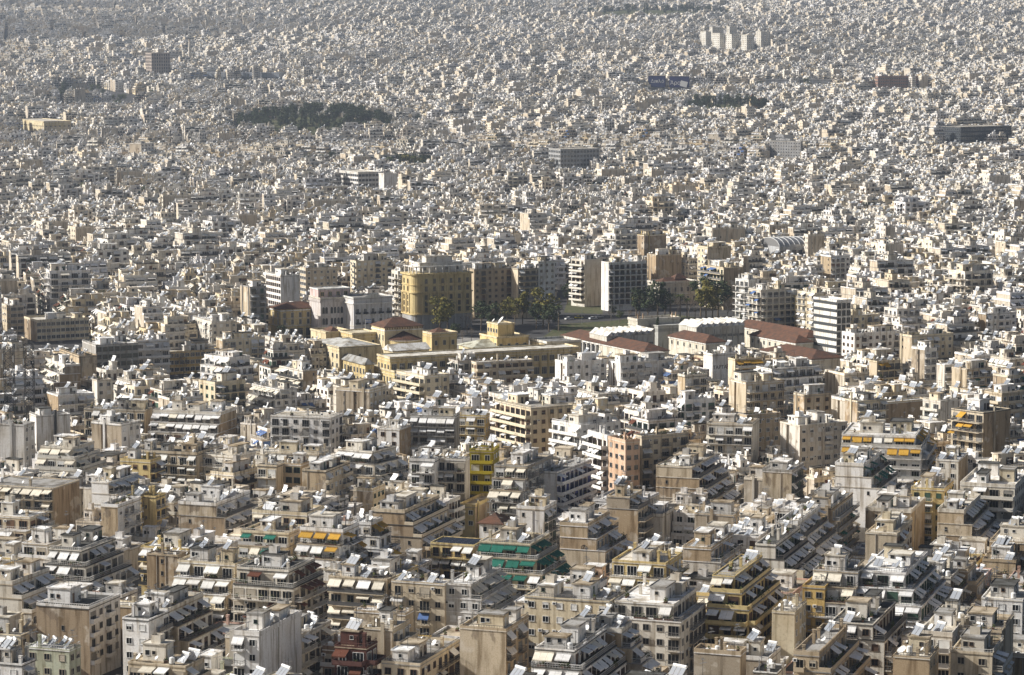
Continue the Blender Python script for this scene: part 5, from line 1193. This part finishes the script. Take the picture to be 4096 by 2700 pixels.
for i, (b, loc, l_, ex, kind) in enumerate(BUILT):
    root = b.build('apartment_building', loc, lab[i], 'apartment block', 'apartment blocks stepping down the hillside')
    if 'pv' in ex:
        g = G(); g.quad([(0, 0, 0), (1.6, 0, 0), (1.6, .9, .35), (0, .9, .35)], 'pv'); g.quad([(0, .9, .35), (1.6, .9, .35), (1.6, .95, 0), (0, .95, 0)], 'steel')
        for u in range(int((b.Lx-2)/1.1)):
            for v in range(int((b.Ly-1.5)/1.65)):
                o = link('photovoltaic_panel', g, root, (1.2+u*1.1, .8+v*1.65+1.6, b.H+.25), -PI/2)
    if 'ana' in ex:
        g = G(); c_ = (.0, b.Ly*.15, b.H-7.0); N = 20; y0 = -b.x0
        for q in range(N):
            t0, t1 = 2*PI*q/N, 2*PI*(q+1)/N; g.beam((-.03, .8*math.cos(t0), .8*math.sin(t0)), (-.03, .8*math.cos(t1), .8*math.sin(t1)), .06, 'dark')
        for p_, q_ in (((-.55, -.9), (0, .95)), ((.55, -.9), (0, .95)), ((-.8, -.2), (.8, -.2))): g.beam((-.03, p_[0], p_[1]), (-.03, q_[0], q_[1]), .06, 'dark')
        link('painted_letter', g, root, (b.x0, b.Ly*.12, b.H-5.5))
    if 'pipe' in ex:
        g = G(); g.cyl((0, 0, 0), (0, 0, b.H+2.2), .45, 10, 'dark'); link('flue', g, root, (b.Lx*.55, -.5, 0))
    if 'graf' in ex:
        mat_text(root, 'TAPTA', 2.2, (b.Lx*.3, -.03, b.H-5.5), (PI/2, 0, 0)); mat_text(root, 'B&o', 2.6, (b.Lx*.75, -.03, b.H-5.6), (PI/2, 0, 0), (.3, .03, .05))
print('THINGS', len(BUILT), 'FAR', len(FAR), 'OBJ', len(sc.objects), 'dup labels', sum(v for v in Counter(lab.values()).values() if v > 1))
# ------------------------------------------------------------------ trees
def leafball(g, r, c, rad, n, q0, m):
    for _ in range(n):
        d = Vector((r.gauss(0, 1), r.gauss(0, 1), r.gauss(0, 1))).normalized()*(r.random()**.4)
        p = Vector(c)+Vector((d.x*rad[0], d.y*rad[1], d.z*rad[2])); a = (d*1.2+Vector((r.gauss(0, 1), r.gauss(0, 1), r.gauss(0, 1)))*.6+Vector((0, 0, .5))).normalized(); b = a.orthogonal().normalized(); e = a.cross(b); q = r.uniform(.6, 1.2)*q0
        g.quad([tuple(p+b*q), tuple(p+e*q*.75), tuple(p-b*q), tuple(p-e*q*.75)], m)
def make_tree(seed, H, W, m, kind='broad'):
    r = random.Random(seed); t = G(); c = G()
    if kind == 'cypress':
        t.cyl((0, 0, -.5), (0, 0, H*.9), .25, 6, 'bark', r2=.05)
        for k in range(26):
            z = H*(.06+.92*k/26); rad = W*(.35+.65*math.sin(PI*min(1, .25+.75*k/26)))*(1-.55*(k/26)**2)*.5
            leafball(c, r, (r.gauss(0, .1), r.gauss(0, .1), z), (rad, rad, H*.05), 34, .35, m)
    elif kind == 'palm':
        t.cyl((0, 0, -.5), (0, 0, H), .32, 8, 'bark', r2=.24)
        for k in range(34):
            a = 2*PI*k/34*3.3; up = r.uniform(-.5, 1.0); L = r.uniform(2.2, 3.2); p = Vector((0, 0, H)); d = Vector((math.cos(a), math.sin(a), up)).normalized()
            s_ = Vector((-math.sin(a), math.cos(a), 0))
            for j in range(5):
                q = p+d*L/5; w0, w1 = .38*(1-j/5.5), .38*(1-(j+1)/5.5)
                c.quad([tuple(p-s_*w0-Vector((0, 0, .15))), tuple(q-s_*w1-Vector((0, 0, .15))), tuple(q), tuple(p)], m); c.quad([tuple(p), tuple(q), tuple(q+s_*w1-Vector((0, 0, .15))), tuple(p+s_*w0-Vector((0, 0, .15)))], m)
                p = q; d = (d-Vector((0, 0, .28))).normalized()
    elif kind == 'bare':
        def grow(p, d, L, rad, n):
            q = p+d*L; t.cyl(p, q, rad, 5, 'twig', r2=rad*.65, caps=False)
            if n == 0: return
            for _ in range(3 if n > 1 else 4): grow(q, (d+Vector((r.gauss(0, .42), r.gauss(0, .42), r.gauss(.12, .25)))).normalized(), L*r.uniform(.6, .8), rad*.6, n-1)
        grow(Vector((0, 0, -.3)), Vector((0, 0, 1)), H*.26, .22, 5)
        leafball(c, r, (0, 0, H*.62), (W*.42, W*.42, H*.3), 120, .12, 'twig')
    else:
        t.cyl((0, 0, -.6), (0, 0, H*.45), H*.022, 7, 'bark', r2=H*.014)
        n = 15 if kind == 'broad' else 12
        for k in range(n):
            z = H*r.uniform(.34, .9); f = math.sin(PI*min(.98, max(.12, (z/H-.2)/.85))); a = r.uniform(0, 2*PI); rr = W*.5*f*r.uniform(.25, .85)
            p = (rr*math.cos(a), rr*math.sin(a), z); t.cyl((0, 0, z*.55), p, H*.009, 5, 'bark', r2=.04, caps=False)
            s_ = W*r.uniform(.16, .27); leafball(c, r, p, (s_, s_, s_*.7), 62, .42*H/14, m)
    return t, c
TREES = {'olive': [make_tree(1, 15, 10, 'leaf_olive'), make_tree(2, 15, 8, 'leaf_olive')], 'green': [make_tree(3, 13, 10, 'leaf'), make_tree(4, 13, 9, 'leaf')], 'dark': [make_tree(5, 14, 9, 'leaf_dark'), make_tree(6, 14, 8, 'leaf_dark'), make_tree(7, 14, 10, 'leaf_dark')],
         'cypress': [make_tree(8, 13, 2.6, 'leaf_dark', 'cypress')], 'palm': [make_tree(9, 9, 5, 'leaf_olive', 'palm'), make_tree(10, 11, 5, 'leaf', 'palm')], 'bare': [make_tree(11, 12, 8, 'twig', 'bare'), make_tree(12, 12, 8, 'twig', 'bare')]}
NOM = {'olive': 13, 'green': 13, 'dark': 14, 'cypress': 13, 'palm': 10, 'bare': 12}
LAB = {'olive': ('broadleaf_tree', 'yellow-olive leafy tree'), 'green': ('broadleaf_tree', 'green leafy tree'), 'dark': ('pine_tree', 'dark evergreen tree'), 'cypress': ('cypress_tree', 'slender dark cypress'), 'palm': ('palm_tree', 'palm with arching fronds'), 'bare': ('bare_tree', 'bare brown winter tree')}
tr = random.Random(21); n_tree = 0
def tree(kind, x, y, H, where, group=None, zg=None):
    global n_tree
    v = tr.choice(TREES[kind]); k = H/NOM[kind]*tr.uniform(.92, 1.08); n, l_ = LAB[kind]
    o = thing(n, l_+' '+where, 'tree', (x, y, T(y)-.25 if zg is None else zg), tr.uniform(0, 6.28), group); o.scale = (k*tr.uniform(.9, 1.1), k*tr.uniform(.9, 1.1), k)
    link('trunk', v[0], o); cr = link('crown', v[1], o); n_tree += 1
def tree_px(kind, zx, zy, H, where, group=None): x, y, z = ray_at(*pix('Z', zx, zy), 0); tree(kind, x, y, H, where, group)
for a in [('olive', 1022, 778, 17), ('olive', 1040, 772, 15), ('bare', 1085, 774, 14), ('dark', 1118, 768, 15), ('dark', 1140, 772, 16), ('olive', 1178, 752, 12), ('olive', 1196, 746, 11), ('olive', 1214, 752, 15), ('dark', 1246, 764, 15), ('olive', 1262, 760, 19), ('dark', 1275, 770, 14), ('palm', 1298, 768, 11),
          ('dark', 1060, 792, 9), ('bare', 1075, 796, 8), ('bare', 1095, 792, 8), ('dark', 1318, 706, 13), ('dark', 1335, 704, 11), ('green', 1355, 708, 8)]: tree_px(*a, 'by the avenue opposite the campus', 'trees by the avenue')
for a in [('dark', 1486, 742, 18), ('dark', 1505, 744, 15), ('dark', 1528, 740, 20), ('dark', 1545, 738, 17), ('palm', 1478, 738, 11), ('palm', 1557, 740, 12), ('palm', 1580, 742, 11), ('palm', 1596, 742, 10), ('bare', 1600, 736, 13), ('bare', 1615, 738, 12), ('bare', 1575, 730, 12), ('dark', 1628, 734, 22), ('olive', 1640, 742, 18), ('olive', 1655, 740, 15), ('dark', 1668, 736, 20), ('bare', 1690, 740, 13), ('bare', 1705, 744, 12), ('bare', 1460, 744, 9), ('green', 1440, 748, 6), ('bare', 1420, 744, 7), ('bare', 1722, 742, 12), ('bare', 1760, 752, 11), ('bare', 1800, 758, 10), ('bare', 1840, 765, 10), ('green', 1425, 735, 6)]: tree_px(*a, 'in the museum park', 'trees in the museum park')
for a, wh in [(('cypress', 1527, 812, 15), 'standing before the museum skylights'), (('cypress', 1721, 788, 13), 'at the end of the second skylit hall'), (('cypress', 1986, 815, 15), 'against a white apartment block'), (('dark', 1400, 818, 11), 'leaning over the museum colonnade'), (('green', 1765, 790, 10), 'in the museum courtyard'), (('dark', 1010, 818, 9), 'between the yellow school wings'), (('dark', 655, 800, 10), 'by the yellow neoclassical house')]: tree_px(*a, wh)
FG = [(('C', 2300, 640, 'dark', 15), 'by the house with yellow gable'), (('C', 2360, 620, 'dark', 16), 'overhanging the steep street'), (('C', 2250, 690, 'green', 10), 'below the yellow gable'), (('C', 2345, 720, 'green', 9), 'in a dark side street'), (('F', 500, 1190, 'bare', 15), 'rising past grey awnings'), (('F', 985, 1130, 'green', 12), 'beside the low tiled house'), (('F', 1085, 1120, 'bare', 11), 'beside the low tiled house'), (('B', 1440, 450, 'bare', 13), 'between the white stepped block and green awnings'),
      (('C', 1640, 1150, 'olive', 8), 'in a courtyard under blue tarpaulin'), (('A', 2080, 1359, 'bare', 13), 'in the shaded street'), (('B', 800, 330, 'dark', 9), 'behind the small tiled house'), (('C', 600, 1150, 'bare', 8), 'in the dark courtyard'), (('A', 150, 1060, 'green', 7), 'beside the pale wall'), (('D', 1250, 470, 'bare', 10), 'before the golden yellow block')]
for (c, x, y, k, H), wh in FG:
    px, py = pix(c, x, y); X, Y, Z = ray_at(px, py, 2.0); tree(k, X, Y, H, wh)
def grove(P, n, kinds, H, where, mound=0):
    xs, ys = [p[0] for p in P], [p[1] for p in P]; got = 0; pts = []; cx, cy = (min(xs)+max(xs))/2, (min(ys)+max(ys))/2; hx, hy = (max(xs)-min(xs))*.58, (max(ys)-min(ys))*.62
    up = lambda x, y: mound*max(0.0, 1-((x-cx)/hx)**2-((y-cy)/hy)**2)
    if mound:
        g = G(); N, M = 28, 7
        for j in range(M+1):
            for k in range(N):
                a = 2*PI*k/N; x, y = cx+hx*j/M*math.cos(a), cy+hy*j/M*math.sin(a); g.v.append((x, y, T(y)-.3+up(x, y)))
        for j in range(M):
            for k in range(N): g.f.append((j*N+k, j*N+(k+1) % N, (j+1)*N+(k+1) % N, (j+1)*N+k)[::-1]); g.m.append('earth')
        tag(link('hill', g), 'low wooded hill among the far roofs', None, kind='structure')
    for _ in range(9000):
        x, y = tr.uniform(min(xs), max(xs)), tr.uniform(min(ys), max(ys))
        if got < n and inside(x, y, P) and all((x-a)**2+((y-b)*.6)**2 > 22 for a, b in pts): tree(tr.choice(kinds), x, y, H*tr.uniform(.75, 1.2), where, 'trees of the '+where.split(' ', 2)[2], T(y)-.4+up(x, y)); got += 1; pts.append((x, y))
grove(OPEN[1], 170, ['dark', 'dark', 'dark', 'dark', 'cypress'], 16, 'in the big dark hill grove', 20); grove(OPEN[2], 70, ['dark', 'dark', 'cypress'], 15, 'in the church grove', 14); grove(OPEN[3], 34, ['dark', 'dark', 'cypress', 'palm'], 15, 'in the small grove by the white office', 6); grove(OPEN[4], 14, ['dark', 'green'], 13, 'in the clump beyond the white office')
grove(OPEN[5], 60, ['dark', 'dark', 'cypress'], 16, 'in the hazy far grove', 14); grove(OPEN[6], 34, ['bare', 'bare', 'green'], 13, 'in the brown winter park')
for zx, zy in [(1395, 205), (1410, 212), (1425, 214), (1860, 215), (1880, 214), (1900, 212), (1130, 345), (1210, 385), (1545, 352), (180, 75), (200, 72), (160, 78), (215, 80), (30, 215), (15, 225), (1410, 240), (460, 100), (1230, 125), (1760, 105), (2210, 165)]: tree_px(tr.choice(['dark', 'dark', 'green']), zx, zy, 15, 'poking up between far apartment roofs', 'trees among the far roofs')

for _ in range(46):
    zx, zy = tr.uniform(20, 2360), tr.choice([tr.uniform(120, 300), tr.uniform(300, 620)]); tree_px(tr.choice(['dark', 'dark', 'green', 'cypress']), zx, zy, 19, 'rising above the roofs of the plain', 'trees above the roofs of the plain')
# ------------------------------------------------------------------ avenue: road, pavement, cars, lamps, park ground
def sheet(name, pts, lift, m, label):
    g = G(); P = [ray_at(*pix('Z', a, b), 0) for a, b in pts]; g.quad([(p[0], p[1], T(p[1])-.25+lift) for p in P], m); return tag(link(name, g), label, None, kind='structure')
sheet('park_ground', [(1300, 752), (1240, 800), (1930, 826), (1760, 758), (1560, 728), (1420, 744)], .02, 'earth', 'bare earth of the museum park')
sheet('vacant_lot', [(1310, 725), (1400, 729), (1400, 700), (1320, 694)], .03, 'earth', 'weedy vacant lot beside the white block')
sheet('campus_paving', [(640, 800), (840, 892), (1330, 882), (1290, 792), (1000, 780), (800, 770)], .025, 'paving', 'pale paving between the school wings')
def g_car(g, w_, prof, m):
    n = len(prof)
    for s_ in (-1, 1): g.quad([(x, s_*w_, z) for x, z in (prof if s_ < 0 else prof[::-1])], m)
    for a, b in zip(prof, prof[1:]+prof[:1]): g.quad([(a[0], -w_, a[1]), (a[0], w_, a[1]), (b[0], w_, b[1]), (b[0], -w_, b[1])][::-1], m)
def g_wheel(g): g.cyl((0, -.12, 0), (0, .12, 0), .33, 12, 'rubber'); g.cyl((0, -.13, 0), (0, .13, 0), .19, 8, 'steel')
def car(zx, zy, col, label, az=62, name='parked_car', cat='car'):
    x, y, z = ray_at(*pix('Z', zx, zy), 0); o = thing(name, label, cat, (x, y, T(y)-.24), math.radians(90-az), 'cars on the avenue')
    body = G(); g_car(body, .88, [(-2.15, .35), (2.15, .35), (2.2, .75), (1.2, .92), (-1.9, .95), (-2.2, .8)], 'paint'); link('body', body, o, col=col)
    cab = G(); g_car(cab, .74, [(-1.7, .93), (1.1, .91), (.35, 1.42), (-1.15, 1.45)], 'glass'); link('window', cab, o); rf = G(); rf.box(-1.1, -.7, 1.43, .32, .7, 1.48, 'paint'); link('roof', rf, o, col=col)
    wh = lib('wheel', g_wheel)
    for a in (-1.35, 1.35):
        for b in (-.82, .82): link('wheel', wh, o, (a, b, .33))
    hl = G(); hl.box(2.14, -.7, .6, 2.21, -.4, .72, 'white'); link('headlight', hl, o); link('headlight', hl, o, (0, 1.1, 0))
car(1322, 742, (.7, .7, .7), 'white car driving on the avenue beside a yellow taxi'); car(1345, 739, (.7, .55, .03), 'yellow taxi on the avenue', name='taxi'); car(1378, 741, (.62, .64, .66), 'silver car on the avenue near the vacant lot'); car(1392, 737, (.7, .7, .7), 'second white car following the silver one'); car(1290, 748, (.05, .05, .06), 'black car at the kerb under the avenue trees'); car(1255, 756, (.5, .5, .5), 'grey car half hidden by avenue trees'); car(1245, 698, (.6, .6, .6), 'pale car parked in the narrow street between blocks'); car(1262, 690, (.06, .07, .1), 'dark car parked in the narrow street between blocks')
def lamp(zx, zy, H=9):
    x, y, z = ray_at(*pix('Z', zx, zy), 0); o = thing('street_lamp', 'grey street lamp with two arms along the avenue', 'lamp', (x, y, T(y)-.24), .4, 'lamps along the avenue')
    g = G(); g.cyl((0, 0, 0), (0, 0, H), .13, 7, 'steel', r2=.08); link('pole', g, o); g = G(); g.beam((-1.5, 0, H+.2), (0, 0, H), .08, 'steel'); g.beam((1.5, 0, H+.2), (0, 0, H), .08, 'steel'); link('arm', g, o)
    for s_ in (-1, 1): g = G(); g.box(s_*1.9-.4, -.14, H+.14, s_*1.9+.4, .14, H+.3, 'steel'); link('lantern', g, o)
for a in [(920, 752), (1165, 762), (1285, 748), (1352, 752), (1420, 742), (990, 760), (1258, 735)]: lamp(*a)
x, y, z = ray_at(*pix('P', 1112, 780), 14); g = G(); g.cyl((0, 0, 0), (0, 0, z-T(y)+2), .1, 6, 'white'); o = thing('flagpole', 'white flagpole with blue and white striped flag over the school roofs', 'flag', (x, y, T(y))); link('pole', g, o)
for k in range(5): g = G(); g.quad([(0, 0, 0), (2.6, .5, -.1), (2.6, .5, .23), (0, 0, .33)], 'paint'); link('stripe', g, o, (0.1, 0, z-T(y)+.2+k*.33), 0, (.05, .15, .5) if k % 2 == 0 else (.75, .75, .75))
# ------------------------------------------------------------------ lattice mast, tiled houses, roof details
px, py = pix('D', 150, 745); X, Y, Z = ray_at(px, py, 17.0); H = 24
o = thing('lattice_mast', 'dark steel lattice mast with white antenna panels beside the stepped block', 'mast', (X-2, Y+6, T(Y)-.2))
def lattice(cx, cy, H0, w0):
    for sx in (-1, 1):
        for sy in (-1, 1): g = G(); g.beam((cx+sx*w0, cy+sy*w0, 0), (cx+sx*w0, cy+sy*w0, H0), .16, 'dark'); link('leg', g, o)
    n = int(H0/2.4); g = G()
    for k in range(n):
        a, b = k*H0/n, (k+1)*H0/n
        for p, q in (((-1, -1), (1, -1)), ((1, -1), (1, 1)), ((1, 1), (-1, 1)), ((-1, 1), (-1, -1))):
            P0, P1 = (cx+p[0]*w0, cy+p[1]*w0), (cx+q[0]*w0, cy+q[1]*w0)
            g.beam((*P0, a), (*P1, b), .09, 'dark'); g.beam((*P1, a), (*P0, b), .09, 'dark'); g.beam((*P0, b), (*P1, b), .1, 'dark')
    link('bracing', g, o)
lattice(-3.2, 0, 38, 1.6); lattice(3.6, 0, 39, 1.5)
g = G()
for k in range(9): g.beam((-3, -1.5, 18+k*2.3), (3.6, -1.5, 18+k*2.3), .1, 'dark'); g.beam((-3, -1.5, 18+k*2.3), (3.6, -1.5, 20.3+k*2.3), .08, 'dark')
link('cross_bracing', g, o)
for k in range(10):
    g = G(); g.box(-.18, -.12, 0, .18, .12, 2.2, 'white'); link('antenna_panel', g, o, (tr.choice([-5, -1.5, 2, 5.2]), -1.75, tr.uniform(24, 37)), 0)
    
def tiled_house(c, kx, ky, xl, xr, h, R, label, col, rh=2.4, gable=False):
    w = Lm(c, kx, ky, xl, xr, h, R, keep=False); w.walls(np.array(col)); w.hip(rh, gable=gable); w.wins('L', [h-2.3], 2.8, 1.2, 1.4); w.wins('R', [h-2.3], 2.8, 1.2, 1.4)
    g = G(); g_chimney(g, 1.5); w.add('chimney', g, w.Lx*.6, w.Ly*.4, h+rh*.6, 0, (.6, .58, .5), len(w.P)-1 if False else -1)
    w.build('tiled_house', w.loc, label, 'house', None)
tiled_house('B', 1120, 335, 965, 1185, 9, 19, 'small white house with dark red tiled roof behind the photovoltaic roof', WALLS['white'])
tiled_house('C', 2110, 670, 1960, 2170, 7, 19, 'yellow gabled house with orange tiles beside the steep dark street', WALLS['yellow'], 2.6, True)
tiled_house('C', 350, 1010, 218, 428, 11, 19, 'neoclassical house with dark tiles below the pale yellow stepped block', WALLS['cream'])
tiled_house('F', 690, 1110, 400, 945, 5, 14, 'long low house with brown tiles and skylights beside a bare tree', WALLS['cream'])
tiled_house('A', 1590, 420, 1430, 1640, 7, 19, 'low house with dark brown tiles tucked below a white block', WALLS['off-white'])
# ------------------------------------------------------------------ the air between here and the far town
g = G(); g.box(-2900, -250, -40, 2900, 8500, 370, 'white'); hz = link('haze', g); 
hm = bpy.data.materials.new('haze'); hm.use_nodes = True; n = hm.node_tree.nodes; n.remove(n['Principled BSDF']); pv = n.new('ShaderNodeVolumePrincipled')
pv.inputs['Color'].default_value = (.70, .82, 1.0, 1); pv.inputs['Density'].default_value = 5e-5; pv.inputs['Anisotropy'].default_value = .3
hm.node_tree.links.new(pv.outputs[0], n['Material Output'].inputs['Volume']); hz.data.materials.clear(); hz.data.materials.append(hm); tag(hz, 'thin pale blue haze over the whole town', None, kind='stuff')
